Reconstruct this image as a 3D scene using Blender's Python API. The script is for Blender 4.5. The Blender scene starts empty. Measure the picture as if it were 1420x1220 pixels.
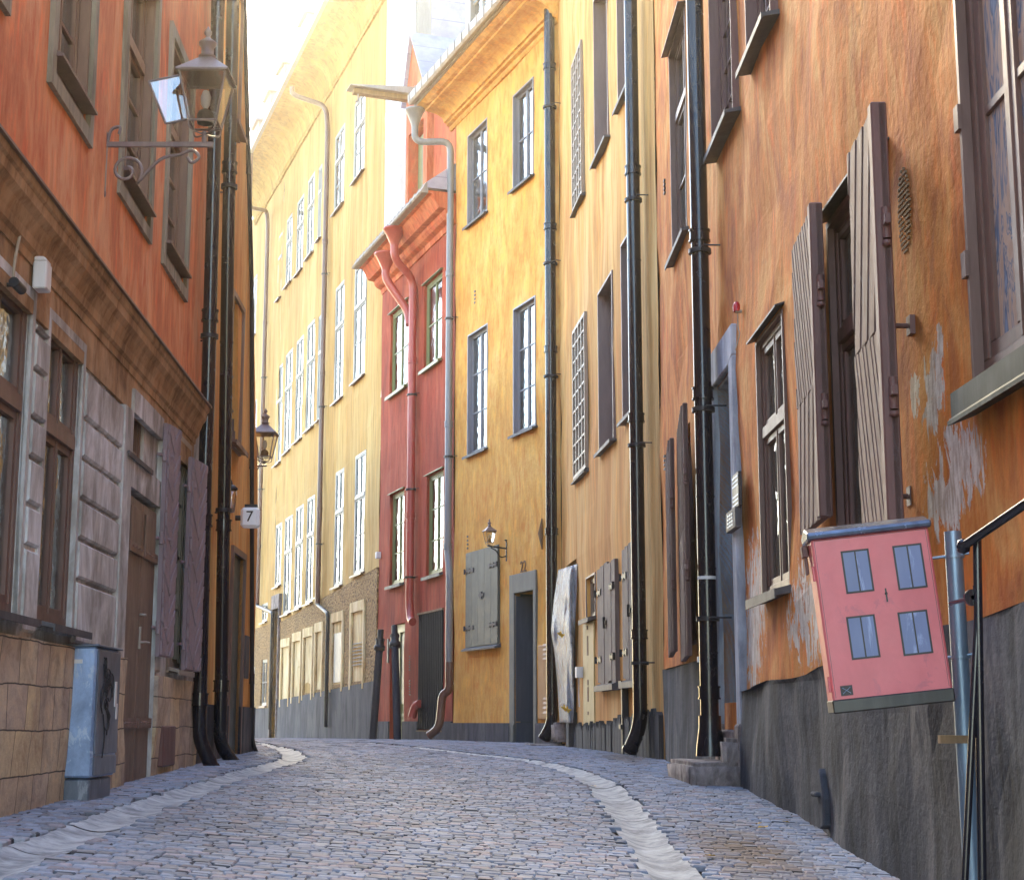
import bpy, bmesh, math, random
from mathutils import Vector, Matrix, noise
random.seed(7)
R = math.radians
scn = bpy.context.scene
COL = scn.collection
# ---------------------------------------------------------------- camera
F_PX, CX, CY, EYE, PITCH = 2200.0, 710.0, 610.0, 1.0, R(10.05)
cam = bpy.data.objects.new('camera', bpy.data.cameras.new('camera'))
COL.objects.link(cam); scn.camera = cam
cam.data.sensor_width = 36; cam.data.lens = F_PX/1420*36
cam.data.clip_start = .1; cam.data.clip_end = 2000
cam.location = (0, 0, EYE); cam.rotation_euler = (R(90)+PITCH, 0, 0)
CAM = Vector((0, 0, EYE))
def ray(px, py):
    f = Vector((0, math.cos(PITCH), math.sin(PITCH))); u = Vector((0, -math.sin(PITCH), math.cos(PITCH)))
    return (Vector((1,0,0))*(px-CX) + u*(CY-py) + f*F_PX).normalized()
def K(px): return (px-CX)/(F_PX/math.cos(PITCH))

# ---------------------------------------------------------------- ground shape
def lerp_tab(t, x):
    if x <= t[0][0]: return t[0][1]
    for (a, b), (c, d) in zip(t, t[1:]):
        if x <= c:
            s = (x-a)/(c-a); return b+(d-b)*s
    return t[-1][1]
TL = [(-20,1.2),(0,.7),(6,.56),(8.5,.5),(11,.46),(16,.39),(20,.35),(27,.36),(34,.38),(50,.5),(70,.9)]
TR = [(-20,2.2),(0,1.3),(6,.99),(8.4,.83),(11,.66),(13.4,.53),(18.5,.45),(27,.42),(34,.38),(50,.5),(70,.9)]
def ground0(x, y):
    s = min(1, max(0, (x+2.7)/4.8))
    return EYE - (lerp_tab(TL, y)*(1-s) + lerp_tab(TR, y)*s)
def hit_ground(px, py, fn=ground0):
    d = ray(px, py); t = 3.0
    for i in range(4000):
        p = CAM + d*t
        if p.z <= fn(p.x, p.y): return p
        t += .02
    return CAM + d*t
GL = [hit_ground(*p) for p in [(-160,1262),(0,1193),(118,1150),(177,1126),(235,1105),(295,1085),(345,1069),(398,1055),(404,1044),(380,1034),(350,1028),(300,1024)]]
GR = [hit_ground(*p) for p in [(985,1300),(937,1217),(903,1169),(869,1122),(834,1086),(790,1066),(735,1054),(655,1044),(575,1035),(500,1028)]]
GL.insert(0, GL[0]+(GL[0]-GL[3])*1.5)
def smooth(pts, n=6):
    out = []
    P = [pts[0]]+pts+[pts[-1]]
    for i in range(1, len(P)-2):
        for k in range(n):
            t = k/n
            a, b, c, d = P[i-1], P[i], P[i+1], P[i+2]
            out.append(.5*((2*b)+(c-a)*t+(2*a-5*b+4*c-d)*t*t+(3*b-a-3*c+d)*t**3))
    out.append(pts[-1]); return out
GLs, GRs = smooth(GL), smooth(GR)
def dist_poly(x, y, pts):
    best = 9
    p = Vector((x, y))
    for a, b in zip(pts, pts[1:]):
        a2, b2 = Vector((a.x, a.y)), Vector((b.x, b.y))
        ab = b2-a2; l = ab.length_squared or 1e-9
        t = max(0, min(1, (p-a2).dot(ab)/l))
        best = min(best, (a2+ab*t-p).length)
    return best
def ground(x, y, dish=True):
    z = ground0(x, y) + .012*noise.noise(Vector((x*.6, y*.35, 3)))
    if dish and 1 < y < 52:
        d = min(dist_poly(x, y, GLs), dist_poly(x, y, GRs))
        z -= .055*math.exp(-(d/.2)**2) if d < .17 else 0
    return z

# ---------------------------------------------------------------- materials
def nt(name):
    m = bpy.data.materials.new(name); m.use_nodes = True
    t = m.node_tree; b = t.nodes['Principled BSDF']; return m, t, b
def N(t, typ, **kw):
    n = t.nodes.new(typ)
    for k, v in kw.items():
        if k.startswith('i_'): n.inputs[k[2:].replace('_', ' ')].default_value = v
        else: setattr(n, k, v)
    return n
def L(t, a, b): t.links.new(a, b)
def coords(t, sc=(1,1,1)):
    c = N(t, 'ShaderNodeTexCoord'); mp = N(t, 'ShaderNodeMapping'); mp.inputs['Scale'].default_value = sc
    L(t, c.outputs['Object'], mp.inputs['Vector']); return mp.outputs['Vector']
def noi(t, v, scale, detail=5, rough=.6, dist=0):
    n = N(t, 'ShaderNodeTexNoise'); n.inputs['Scale'].default_value = scale; n.inputs['Detail'].default_value = detail
    n.inputs['Roughness'].default_value = rough; n.inputs['Distortion'].default_value = dist
    L(t, v, n.inputs['Vector']); return n.outputs['Fac']
def ramp(t, fac, stops):
    r = N(t, 'ShaderNodeValToRGB'); e = r.color_ramp.elements
    while len(e) < len(stops): e.new(.5)
    for el, (p, c) in zip(e, stops):
        el.position = p; el.color = (c[0], c[1], c[2], 1) if not isinstance(c, (int, float)) else (c, c, c, 1)
    L(t, fac, r.inputs['Fac']); return r.outputs['Color']
def mix(t, fac, a, b, mode='MIX'):
    m = N(t, 'ShaderNodeMix', data_type='RGBA', blend_type=mode)
    for sock, v in ((m.inputs[0], fac), (m.inputs[6], a), (m.inputs[7], b)):
        if isinstance(v, (int, float)): sock.default_value = v
        elif isinstance(v, tuple): sock.default_value = (*v, 1)
        else: L(t, v, sock)
    return m.outputs[2]
def bump(t, b, h, strength=.5, dist=.02, prev=None):
    n = N(t, 'ShaderNodeBump'); n.inputs['Strength'].default_value = strength; n.inputs['Distance'].default_value = dist
    L(t, h, n.inputs['Height'])
    if prev: L(t, prev, n.inputs['Normal'])
    L(t, n.outputs['Normal'], b.inputs['Normal']); return n.outputs['Normal']
def mathn(t, op, a, b=None):
    m = N(t, 'ShaderNodeMath', operation=op)
    for i, v in enumerate((a, b)):
        if v is None: continue
        if isinstance(v, (int, float)): m.inputs[i].default_value = v
        else: L(t, v, m.inputs[i])
    return m.outputs[0]
MATS = {}
def plaster(name, base, dark, light, streak=.22, big=.5, bs=.4, coarse=14, dirt=None, contrast=1.0, rough=.9):
    m, t, b = nt(name)
    v = coords(t, (1, 1, streak)); vi = coords(t)
    a = noi(t, v, big*2.2, 6, .65, .6)
    k = .13/contrast
    c = ramp(t, a, [(.5-k, dark), (.5, base), (.5+k, light)])
    s = noi(t, coords(t, (1, 1, streak*.5)), 7, 6, .7, .4)
    c = mix(t, .55, c, ramp(t, s, [(.35, tuple(x*.62 for x in base)), (.5, (.5,.5,.5)), (.68, tuple(min(1, x*1.1+.3) for x in base))]), 'OVERLAY')
    blot = noi(t, vi, 3.1, 7, .7)
    c = mix(t, ramp(t, blot, [(.56, 0), (.72, .45)]), c, dark)
    if dirt:   # stains rising from the bottom / spots with their own shape
        g = noi(t, coords(t, (1,1,.35)), 2.3, 8, .75, 1.2)
        c = mix(t, ramp(t, g, [(.57, 0), (.66, .75)]), c, dirt)
    L(t, c, b.inputs['Base Color']); b.inputs['Roughness'].default_value = rough
    b.inputs['Specular IOR Level'].default_value = .25
    n1 = bump(t, b, noi(t, vi, coarse, 4, .55, .3), bs, .02)
    bump(t, b, noi(t, vi, 90, 3, .6), .35, .004, n1)
    MATS[name] = m; return m
def paint(name, col, rough=.4, var=.25, metal=0, spec=.5, streak=.15, chip=None, chipamt=.6, bumpy=.15, scale=9):
    m, t, b = nt(name)
    v = coords(t, (1, 1, streak))
    a = noi(t, v, scale, 6, .7, .3)
    c = ramp(t, a, [(.3, tuple(x*(1-var) for x in col)), (.5, col), (.72, tuple(min(1, x*(1+var)+.01) for x in col))])
    if chip:
        g = noi(t, v, scale*2.2, 8, .75, .8)
        c = mix(t, ramp(t, g, [(chipamt, 0), (chipamt+.05, .85)]), c, chip)
    L(t, c, b.inputs['Base Color'])
    r = noi(t, coords(t), 6, 5, .7)
    rr = N(t, 'ShaderNodeMapRange'); rr.inputs['To Min'].default_value = max(.04, rough-.15); rr.inputs['To Max'].default_value = min(1, rough+.2)
    L(t, r, rr.inputs['Value']); L(t, rr.outputs[0], b.inputs['Roughness'])
    b.inputs['Metallic'].default_value = metal; b.inputs['Specular IOR Level'].default_value = spec
    bump(t, b, a, bumpy, .01)
    MATS[name] = m; return m
plaster('orange_plaster', (.60,.22,.09), (.48,.14,.055), (.66,.32,.16), .5, .6, .18, 10)
plaster('grey_render', (.42,.40,.375), (.26,.24,.215), (.60,.60,.60), .5, 1.2, .25, 9)
plaster('brown_moulding', (.33,.20,.105), (.20,.115,.06), (.44,.29,.17), .6, 1.2, .3, 12)
plaster('amber_plaster', (.62,.32,.10), (.50,.22,.06), (.70,.43,.17), .2, .6, .2, 10)
plaster('pale_yellow_plaster', (.45,.28,.085), (.39,.225,.06), (.51,.34,.125), .12, .4, .06, 8, rough=.85)
plaster('cream_yellow_plaster', (.42,.28,.08), (.36,.22,.06), (.48,.34,.12), .12, .4, .06, 8)
plaster('red_plaster', (.32,.047,.022), (.23,.03,.016), (.38,.075,.035), .3, .8, .12, 9)
plaster('red_orange_plaster', (.48,.12,.05), (.45,.09,.045), (.60,.2,.09), .3, .8, .12, 9)
plaster('golden_plaster', (.66,.34,.08), (.57,.26,.055), (.72,.42,.13), .6, .5, .35, 11, contrast=.75)
plaster('golden_trim', (.62,.33,.08), (.53,.26,.06), (.68,.40,.11), 1, .8, .1, 9)
plaster('ochre_plaster', (.57,.32,.10), (.47,.23,.07), (.64,.41,.17), .13, .7, .15, 10)
plaster('ochre_lime_strip', (.48,.29,.10), (.40,.22,.07), (.53,.35,.14), .13, .7, .1, 10)
plaster('rust_plaster', (.55,.205,.045), (.38,.115,.03), (.62,.32,.10), .45, .9, .38, 16, dirt=(.34,.11,.04), contrast=1.0)
plaster('grey_plinth', (.058,.063,.080), (.028,.03,.04), (.13,.128,.14), .3, 1.1, .4, 20)
plaster('far_plinth', (.085,.083,.095), (.05,.05,.06), (.13,.125,.13), .3, .8, .3, 12)
plaster('white_gable', (.80,.77,.70), (.72,.68,.60), (.84,.82,.78), .3, .5, .05, 8)
plaster('step_stone', (.21,.175,.165), (.11,.09,.085), (.33,.28,.26), .8, 2.2, .7, 14)
plaster('door_stone', (.34,.36,.41), (.24,.25,.29), (.46,.48,.53), .25, 1.4, .3, 20)
plaster('grey_surround', (.27,.235,.17), (.20,.17,.125), (.34,.31,.24), .2, 1, .2, 16)
plaster('niche_plaster', (.66,.50,.28), (.48,.34,.17), (.74,.60,.38), .35, .8, .1, 10)
def roughcast():
    m, t, b = nt('roughcast'); v = coords(t)
    n = N(t, 'ShaderNodeTexVoronoi'); n.inputs['Scale'].default_value = 16; L(t, v, n.inputs['Vector'])
    c = ramp(t, n.outputs['Distance'], [(.0, (.50,.35,.17)), (.45, (.36,.23,.10)), (.8, (.13,.08,.04))])
    c = mix(t, .5, c, ramp(t, noi(t, v, 1.5, 6), [(.35, (.3,.22,.12)), (.65, (.62,.52,.36))]), 'OVERLAY')
    L(t, c, b.inputs['Base Color']); b.inputs['Roughness'].default_value = .95
    bump(t, b, mathn(t, 'MULTIPLY', n.outputs['Distance'], -1), 1, .05); MATS['roughcast'] = m
roughcast()
def sandstone():
    m, t, b = nt('sandstone_blocks'); v = coords(t)
    sw = N(t, 'ShaderNodeSeparateXYZ'); L(t, v, sw.inputs[0])
    w = noi(t, v, 1.3, 4)
    zz = mathn(t, 'ADD', sw.outputs[2], mathn(t, 'MULTIPLY', w, .06))
    cb = N(t, 'ShaderNodeCombineXYZ'); L(t, sw.outputs[0], cb.inputs[0]); L(t, zz, cb.inputs[1])
    br = N(t, 'ShaderNodeTexBrick'); br.inputs['Scale'].default_value = 1; br.inputs['Brick Width'].default_value = .34
    br.inputs['Row Height'].default_value = .245; br.inputs['Mortar Size'].default_value = .006; br.inputs['Mortar Smooth'].default_value = .6
    br.inputs['Color1'].default_value = (.58,.44,.26,1); br.inputs['Color2'].default_value = (.42,.32,.25,1); br.inputs['Mortar'].default_value = (.06,.045,.035,1)
    L(t, cb.outputs[0], br.inputs['Vector'])
    c = mix(t, .7, br.outputs['Color'], ramp(t, noi(t, coords(t, (1,1,.9)), 6, 8, .75, .5), [(.3, (.2,.17,.15)), (.5, (.5,.5,.5)), (.7, (.75,.7,.6))]), 'OVERLAY')
    c = mix(t, ramp(t, noi(t, v, 1.1, 6, .7), [(.52, 0), (.66, .7)]), c, (.19,.16,.15))
    L(t, c, b.inputs['Base Color']); b.inputs['Roughness'].default_value = .9
    n1 = bump(t, b, br.outputs['Fac'], -.8, .03); bump(t, b, noi(t, v, 22, 6, .7), .7, .015, n1); MATS['sandstone_blocks'] = m
sandstone()
def slate(name, col, row=.55, seam=.012):
    m, t, b = nt(name); v = coords(t)
    s = N(t, 'ShaderNodeSeparateXYZ'); L(t, v, s.inputs[0])
    f = mathn(t, 'FRACT', mathn(t, 'DIVIDE', s.outputs[2], row))
    c = ramp(t, noi(t, v, 2.2, 7, .7), [(.3, tuple(x*.8 for x in col)), (.7, tuple(x*1.2 for x in col))])
    c = mix(t, ramp(t, f, [(0, .8), (seam/row, .7), (seam/row+.01, 0)]), c, tuple(x*.45 for x in col))
    L(t, c, b.inputs['Base Color']); b.inputs['Roughness'].default_value = .55
    bump(t, b, ramp(t, f, [(0, 1), (.04, 0)]), .5, .02); MATS[name] = m
slate('roof_slate', (.34,.31,.38)); slate('roof_sheet', (.22,.21,.25), .3)
paint('brown_frame', (.135,.072,.055), .45, .25); paint('brown_lining', (.17,.115,.105), .5, .15)
paint('upper_frame', (.21,.115,.07), .5, .2)
paint('blue_grey_frame', (.19,.18,.20), .45, .15); paint('green_frame', (.16,.17,.06), .45, .2)
paint('white_frame', (.27,.27,.255), .5, .1, chip=(.35,.32,.28), chipamt=.66)
paint('taupe_frame', (.26,.2,.15), .5, .2)
paint('old_shutter', (.15,.09,.078), .7, .35, chip=(.25,.215,.215), chipamt=.58, bumpy=.6, scale=7)
paint('shutter_stile', (.13,.06,.052), .55, .25, chip=(.07,.04,.035), chipamt=.62, bumpy=.4)
paint('mauve_shutter', (.235,.175,.195), .6, .25, bumpy=.3)
paint('plank_shutter', (.125,.09,.078), .7, .35, chip=(.08,.06,.055), chipamt=.6, bumpy=.7)
paint('green_grey_shutter', (.075,.085,.075), .55, .15, bumpy=.2)
paint('brown_door', (.16,.105,.075), .55, .35, chip=(.07,.045,.03), chipamt=.6, bumpy=.4)
paint('black_metal', (.011,.010,.016), .2, .1, metal=0, bumpy=.0)
paint('black_iron', (.022,.02,.024), .45, .3, spec=.35, bumpy=.2)
paint('brown_pipe', (.12,.058,.045), .3, .2, bumpy=.05)
paint('red_pipe', (.38,.055,.04), .35, .2); paint('grey_pipe', (.20,.20,.205), .4, .15)
paint('sheet_metal', (.075,.072,.078), .55, .3, spec=.25); paint('pale_sheet', (.27,.235,.205), .45, .2, metal=.2)
paint('galvanised', (.25,.34,.52), .38, .38, metal=.4, streak=.5, chip=(.42,.50,.62), chipamt=.54, scale=6)
paint('galvanised_dark', (.14,.16,.20), .4, .35, metal=.4, streak=.3, chip=(.27,.29,.33), chipamt=.58, scale=5)
paint('galv_pole', (.17,.23,.30), .38, .3, metal=.5, streak=.12, chip=(.27,.33,.4), chipamt=.56)
paint('coral_paint', (.60,.14,.15), .42, .10, streak=.8, bumpy=.08, scale=4, chip=(.50,.13,.15), chipamt=.58)
paint('box_black', (.02,.017,.017), .35, .3, chip=(.09,.04,.03), chipamt=.68)
paint('roof_tin', (.12,.15,.21), .22, .4, metal=.6, bumpy=.3)
paint('painted_pane', (.13,.165,.30), .4, .12, chip=(.27,.33,.52), chipamt=.60, bumpy=.03, scale=4)  # chip colour paints reflection splashes and pale scratches into the panes
paint('painted_black', (.035,.03,.03), .5, .2)
paint('lantern_brown', (.17,.125,.12), .35, .2); paint('bulb_shade', (.08,.07,.06), .6, .2)
paint('curtain_white', (.58,.57,.55), .9, .1, streak=.05, scale=14)
paint('curtain_yellow', (.75,.52,.22), .9, .15, streak=.05, scale=14)
paint('curtain_mauve', (.60,.50,.54), .9, .25, streak=.05, scale=14)
paint('sign_white', (.78,.80,.83), .3, .03); paint('service_box_brown', (.38,.17,.055), .5, .1)
paint('mustard_door', (.42,.31,.12), .6, .15, bumpy=.15); paint('corrugated_black', (.008,.010,.018), .75, .3, spec=.15)
paint('blue_black_post', (.010,.013,.028), .6, .3, spec=.3); paint('dark_door', (.035,.055,.06), .4, .2, bumpy=.1)
paint('portal_grey', (.125,.13,.115), .6, .15); paint('blue_grey_door', (.05,.065,.09), .4, .2)
paint('rotten_wood', (.045,.042,.043), .9, .45, chip=(.12,.11,.105), chipamt=.56, bumpy=1, streak=.08)
paint('white_lip', (.62,.60,.58), .5, .1); paint('red_lens', (.45,.02,.03), .3, .1); paint('keypad_blue', (.10,.12,.17), .4, .1)
paint('vent_rust', (.20,.12,.06), .8, .3); paint('leaf_yellow', (.55,.33,.03), .7, .2); paint('cable_cream', (.34,.27,.19), .7, .2)
paint('dark_sill', (.045,.055,.05), .6, .25, spec=.15, chip=(.09,.06,.04), chipamt=.64); paint('graffiti_black', (.02,.02,.025), .6, .1); paint('shelf_brown', (.22,.13,.05), .8, .3)
def flat(name, col, rough=.9):
    m, t, b = nt(name); b.inputs['Base Color'].default_value = (*col, 1); b.inputs['Roughness'].default_value = rough; MATS[name] = m
flat('room_dark', (.012,.011,.011)); flat('door_dark', (.006,.006,.007))
def glass(name, tint=(.85,.88,.9), base=.18, wav=.25):
    m, t, b = nt(name); t.nodes.remove(b)
    out = [n for n in t.nodes if n.type == 'OUTPUT_MATERIAL'][0]
    tr = N(t, 'ShaderNodeBsdfTransparent'); tr.inputs[0].default_value = (*tint, 1)
    gl = N(t, 'ShaderNodeBsdfGlossy'); gl.inputs['Roughness'].default_value = .03
    lw = N(t, 'ShaderNodeLayerWeight'); lw.inputs['Blend'].default_value = .35
    v = coords(t); bp = N(t, 'ShaderNodeBump'); bp.inputs['Strength'].default_value = wav; bp.inputs['Distance'].default_value = .03
    L(t, noi(t, v, 3.5, 3, .5, .6), bp.inputs['Height']); L(t, bp.outputs[0], gl.inputs['Normal'])
    f = mathn(t, 'MINIMUM', mathn(t, 'ADD', lw.outputs['Fresnel'], base), .85)
    mx = N(t, 'ShaderNodeMixShader'); L(t, f, mx.inputs[0]); L(t, tr.outputs[0], mx.inputs[1]); L(t, gl.outputs[0], mx.inputs[2])
    L(t, mx.outputs[0], out.inputs['Surface']); MATS[name] = m
glass('window_glass', base=.12); glass('bright_glass', (.85,.88,.9), .15, .35); glass('lantern_glass', (.95,.93,.88), .16, .05)
def film():
    m, t, b = nt('plastic_film'); out = [n for n in t.nodes if n.type == 'OUTPUT_MATERIAL'][0]
    tr = N(t, 'ShaderNodeBsdfTransparent'); v = coords(t, (1,1,.3)); n = noi(t, v, 9, 7, .7, 1.5)
    L(t, ramp(t, n, [(.3, (.22,.23,.25)), (.65, (.42,.43,.46))]), b.inputs['Base Color']); b.inputs['Roughness'].default_value = .25
    bump(t, b, n, .8, .05)
    mx = N(t, 'ShaderNodeMixShader'); L(t, ramp(t, n, [(.35, .45), (.6, .8)]), mx.inputs[0])
    L(t, tr.outputs[0], mx.inputs[1]); L(t, b.outputs[0], mx.inputs[2]); L(t, mx.outputs[0], out.inputs['Surface']); MATS['plastic_film'] = m
film()
def swirl():
    m, t, b = nt('stained_board'); v = coords(t, (1,1,.25))  # brown and blue-grey bands swirl across the pane
    w = noi(t, v, 4.5, 3, .5, 3.6)
    c = ramp(t, w, [(.36, (.42,.28,.20)), (.48, (.46,.33,.25)), (.505, (.13,.16,.22)), (.55, (.44,.33,.27)), (.60, (.10,.13,.19)), (.68, (.22,.26,.34))])
    L(t, c, b.inputs['Base Color']); b.inputs['Roughness'].default_value = .6; b.inputs['Specular IOR Level'].default_value = .04; MATS['stained_board'] = m
swirl()
def cobble(name, tint=(1,1,1)):
    m, t, b = nt(name); a = N(t, 'ShaderNodeAttribute'); a.attribute_name = 'tone'; v = coords(t)
    c = mix(t, .55, a.outputs['Color'], ramp(t, noi(t, v, 26, 6, .75), [(.25, (.25,.25,.25)), (.5, (.5,.5,.5)), (.75, (.8,.8,.8))]), 'OVERLAY')
    L(t, c, b.inputs['Base Color']); b.inputs['Roughness'].default_value = .82; b.inputs['Specular IOR Level'].default_value = .2
    bump(t, b, noi(t, v, 35, 5, .65), .6, .008); MATS[name] = m
cobble('sett_stone')
plaster('earth_joint', (.14,.145,.16), (.08,.08,.085), (.17,.175,.19), 1, 2, .8, 20)
plaster('gutter_stone', (.33,.345,.365), (.22,.23,.25), (.42,.435,.45), 1, 2.6, .25, 16)
def patched():   # the rusty wall with bare lime patches of their own shape
    m = MATS['rust_plaster'].copy(); m.name = 'rust_plaster_patched'; t = m.node_tree; b = t.nodes['Principled BSDF']
    old = b.inputs['Base Color'].links[0].from_socket
    tc = N(t, 'ShaderNodeTexCoord'); s = N(t, 'ShaderNodeSeparateXYZ'); L(t, tc.outputs['Object'], s.inputs[0])
    m['patch'] = 1
    tot = None
    for (u, z, ru, rz) in PATCH:
        du = mathn(t, 'DIVIDE', mathn(t, 'SUBTRACT', s.outputs[0], u), ru); dz = mathn(t, 'DIVIDE', mathn(t, 'SUBTRACT', s.outputs[2], z), rz)
        g = mathn(t, 'MAXIMUM', mathn(t, 'SUBTRACT', 1.0, mathn(t, 'ADD', mathn(t, 'MULTIPLY', du, du), mathn(t, 'MULTIPLY', dz, dz))), 0)
        tot = g if tot is None else mathn(t, 'MAXIMUM', tot, g)
    n = noi(t, coords(t, (1,1,.42)), 11, 8, .72, .7)
    k = mathn(t, 'ADD', n, mathn(t, 'MULTIPLY', tot, .24))
    k = mathn(t, 'MULTIPLY', ramp(t, k, [(.64, 0), (.665, 1)]), ramp(t, tot, [(.02, 0), (.12, 1)]))
    c = mix(t, k, old, ramp(t, noi(t, coords(t, (1,1,.2)), 30, 4), [(.4, (.42,.34,.28)), (.6, (.66,.60,.54))]))
    L(t, c, b.inputs['Base Color']); return m

# ---------------------------------------------------------------- mesh helpers
class MB:
    def __init__(s): s.v = []; s.f = []; s.m = []; s.sm = []
    def add(s, vs, fs, mi=0, smooth=False):
        o = len(s.v); s.v += [tuple(v) for v in vs]
        for f in fs: s.f.append([i+o for i in f]); s.m.append(mi); s.sm.append(smooth)
    def box(s, x0, x1, y0, y1, z0, z1, mi=0):
        if x0 > x1: x0, x1 = x1, x0
        if y0 > y1: y0, y1 = y1, y0
        if z0 > z1: z0, z1 = z1, z0
        vs = [(x,y,z) for x in (x0,x1) for y in (y0,y1) for z in (z0,z1)]
        s.add(vs, [(0,1,3,2),(4,6,7,5),(0,4,5,1),(2,3,7,6),(0,2,6,4),(1,5,7,3)], mi)
    def poly_prism(s, pts, axis_fn, mi=0):
        """pts 2-D ccw list; axis_fn(p, k) -> 3-D for k in 0,1"""
        n = len(pts); a = [axis_fn(p, 0) for p in pts]; b = [axis_fn(p, 1) for p in pts]
        s.add(a+b, [list(range(n-1,-1,-1)), list(range(n, 2*n))]+[(i,(i+1)%n,n+(i+1)%n,n+i) for i in range(n)], mi)
    def prof(s, pts, u0, u1, mi=0):          # pts (outward n, z), extruded along u
        s.poly_prism(pts, lambda p, k: ((u0,u1)[k], -p[0], p[1]), mi)
    def tube(s, path, r, seg=12, mi=0, caps=True):
        path = [Vector(p) for p in path]; rings = []
        rr = r if isinstance(r, (list, tuple)) else [r]*len(path)
        prev = None
        for i, p in enumerate(path):
            d = (path[min(i+1, len(path)-1)]-path[max(i-1, 0)])
            d = d.normalized() if d.length > 1e-9 else Vector((0,0,1))
            if prev is None:
                a = Vector((1,0,0)) if abs(d.x) < .8 else Vector((0,1,0))
                n = d.cross(a).normalized()
            else:
                n = (prev - d*prev.dot(d)); n = n.normalized() if n.length > 1e-6 else d.orthogonal().normalized()
            prev = n; bn = d.cross(n)
            rings.append([p+(n*math.cos(t)+bn*math.sin(t))*rr[i] for t in [2*math.pi*k/seg for k in range(seg)]])
        vs = [v for ring in rings for v in ring]
        fs = [(i*seg+k, i*seg+(k+1)%seg, (i+1)*seg+(k+1)%seg, (i+1)*seg+k) for i in range(len(path)-1) for k in range(seg)]
        s.add(vs, fs, mi, True)
        if caps:
            s.add(rings[0], [list(range(seg-1,-1,-1))], mi); s.add(rings[-1], [list(range(seg))], mi)
    def lathe(s, prof, c=(0,0,0), seg=16, mi=0, smooth=True, rot=0):
        vs = []
        for (r, z) in prof:
            for k in range(seg):
                t = 2*math.pi*(k+rot)/seg; vs.append((c[0]+r*math.cos(t), c[1]+r*math.sin(t), c[2]+z))
        fs = [(i*seg+k, i*seg+(k+1)%seg, (i+1)*seg+(k+1)%seg, (i+1)*seg+k) for i in range(len(prof)-1) for k in range(seg)]
        s.add(vs, fs, mi, smooth)
    def build(s, name, mats, parent=None, bevel=0, label=None, loc=None, rotz=0, rot=None):
        me = bpy.data.meshes.new(name); me.from_pydata([tuple(v) for v in s.v], [], s.f)
        if isinstance(mats, str): mats = [mats]
        for m in mats: me.materials.append(MATS[m] if isinstance(m, str) else m)
        for p, mi, sm in zip(me.polygons, s.m, s.sm): p.material_index = mi; p.use_smooth = sm
        me.validate(); me.update()
        o = bpy.data.objects.new(name, me); COL.objects.link(o)
        if parent: o.parent = parent
        if bevel:
            b = o.modifiers.new('bevel', 'BEVEL'); b.width = bevel; b.segments = 1; b.limit_method = 'ANGLE'
        if label: o['label'] = label
        if loc: o.location = loc
        if rot: o.rotation_euler = rot
        elif rotz: o.rotation_euler = (0, 0, rotz)
        return o
def rounded(path, rad=.12, n=5):
    P = [Vector(p) for p in path]; out = [P[0]]
    for i in range(1, len(P)-1):
        a, b, c = P[i-1], P[i], P[i+1]
        r1 = min(rad, (a-b).length*.45); r2 = min(rad, (c-b).length*.45)
        s = b+(a-b).normalized()*r1; e = b+(c-b).normalized()*r2
        for k in range(n+1):
            t = k/n; out.append(s*(1-t)**2+b*2*t*(1-t)+e*t*t)
    out.append(P[-1]); return out
def empty(name, loc, rz=0, label=None, cat=None, group=None, rot=None):
    o = bpy.data.objects.new(name, None); COL.objects.link(o); o.empty_display_size = .3
    o.location = loc; o.rotation_euler = rot or (0, 0, rz)
    tag(o, label, cat, group); return o
def tag(o, label=None, cat=None, group=None, kind=None):
    if label: o['label'] = label
    if cat: o['category'] = cat
    if group: o['group'] = group
    if kind: o['kind'] = kind
    return o

class Fac:
    """a facade: local x = along it (to the right as seen), y = into it, z up"""
    def __init__(s, pl, pr):
        s.P = Vector((pl[0], pl[1], 0)); q = Vector((pr[0], pr[1], 0)); s.U = (q-s.P).normalized(); s.len = (q-s.P).length
        s.Y = Vector((0,0,1)).cross(s.U); s.O = -s.Y; s.rz = math.atan2(s.U.y, s.U.x); s.root = None
    def at(s, px, py, n=0):
        d = ray(px, py); q = s.P+s.O*n
        t = (q-CAM).dot(s.O)/d.dot(s.O); p = CAM+d*t
        return (p-s.P).dot(s.U), p.z
    def rect(s, xl, yt, yb, xr, n=0):
        """left edge px, its top and bottom py, right edge px"""
        u0, z1 = s.at(xl, yt, n); u0b, z0 = s.at(xl, yb, n); u0 = (u0+u0b)/2
        zm = (z0+z1)/2; best = None
        for py in range(-200, 1200, 4):
            u, z = s.at(xr, py, n)
            if best is None or abs(z-zm) < best[0]: best = (abs(z-zm), u)
        return (u0, best[1], z0, z1)
    def u(s, px, py=1000, n=0): return s.at(px, py, n)[0]
    def z(s, px, py, n=0): return s.at(px, py, n)[1]
    def world(s, u, n, z): return s.P+s.U*u+s.O*n+Vector((0,0,z))
    def building(s, name, label, cat='building', group=None):
        s.root = empty(name, s.P, s.rz, label, cat, group); return s.root
def line_hit(x0, y0, k, px):     # X = x0 + k (Y-y0) with the ray of a pixel column
    kk = K(px); Y = (x0-k*y0)/(kk-k); return (kk*Y, Y)
kL, kL2, kO, kY, kM, kR, kF = K(620), K(640), K(650), K(480), K(-180), K(-75), K(-40)
L1a, L1b = line_hit(-2.4, 0, kL, 0), line_hit(-2.4, 0, kL, 266)
L2b = line_hit(L1b[0], L1b[1], kL2, 350)
Oa, Ob = line_hit(2.3, 0, kO, 922), line_hit(2.3, 0, kO, 1420)
Ya = line_hit(Oa[0], Oa[1], kY, 780); Ma = line_hit(Ya[0], Ya[1], kM, 628)
Ra = line_hit(Ma[0], Ma[1], kR, 522); Fa = line_hit(Ra[0], Ra[1], kF, 375); Ga = line_hit(Ra[0], Ra[1], kF, 300)
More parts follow.
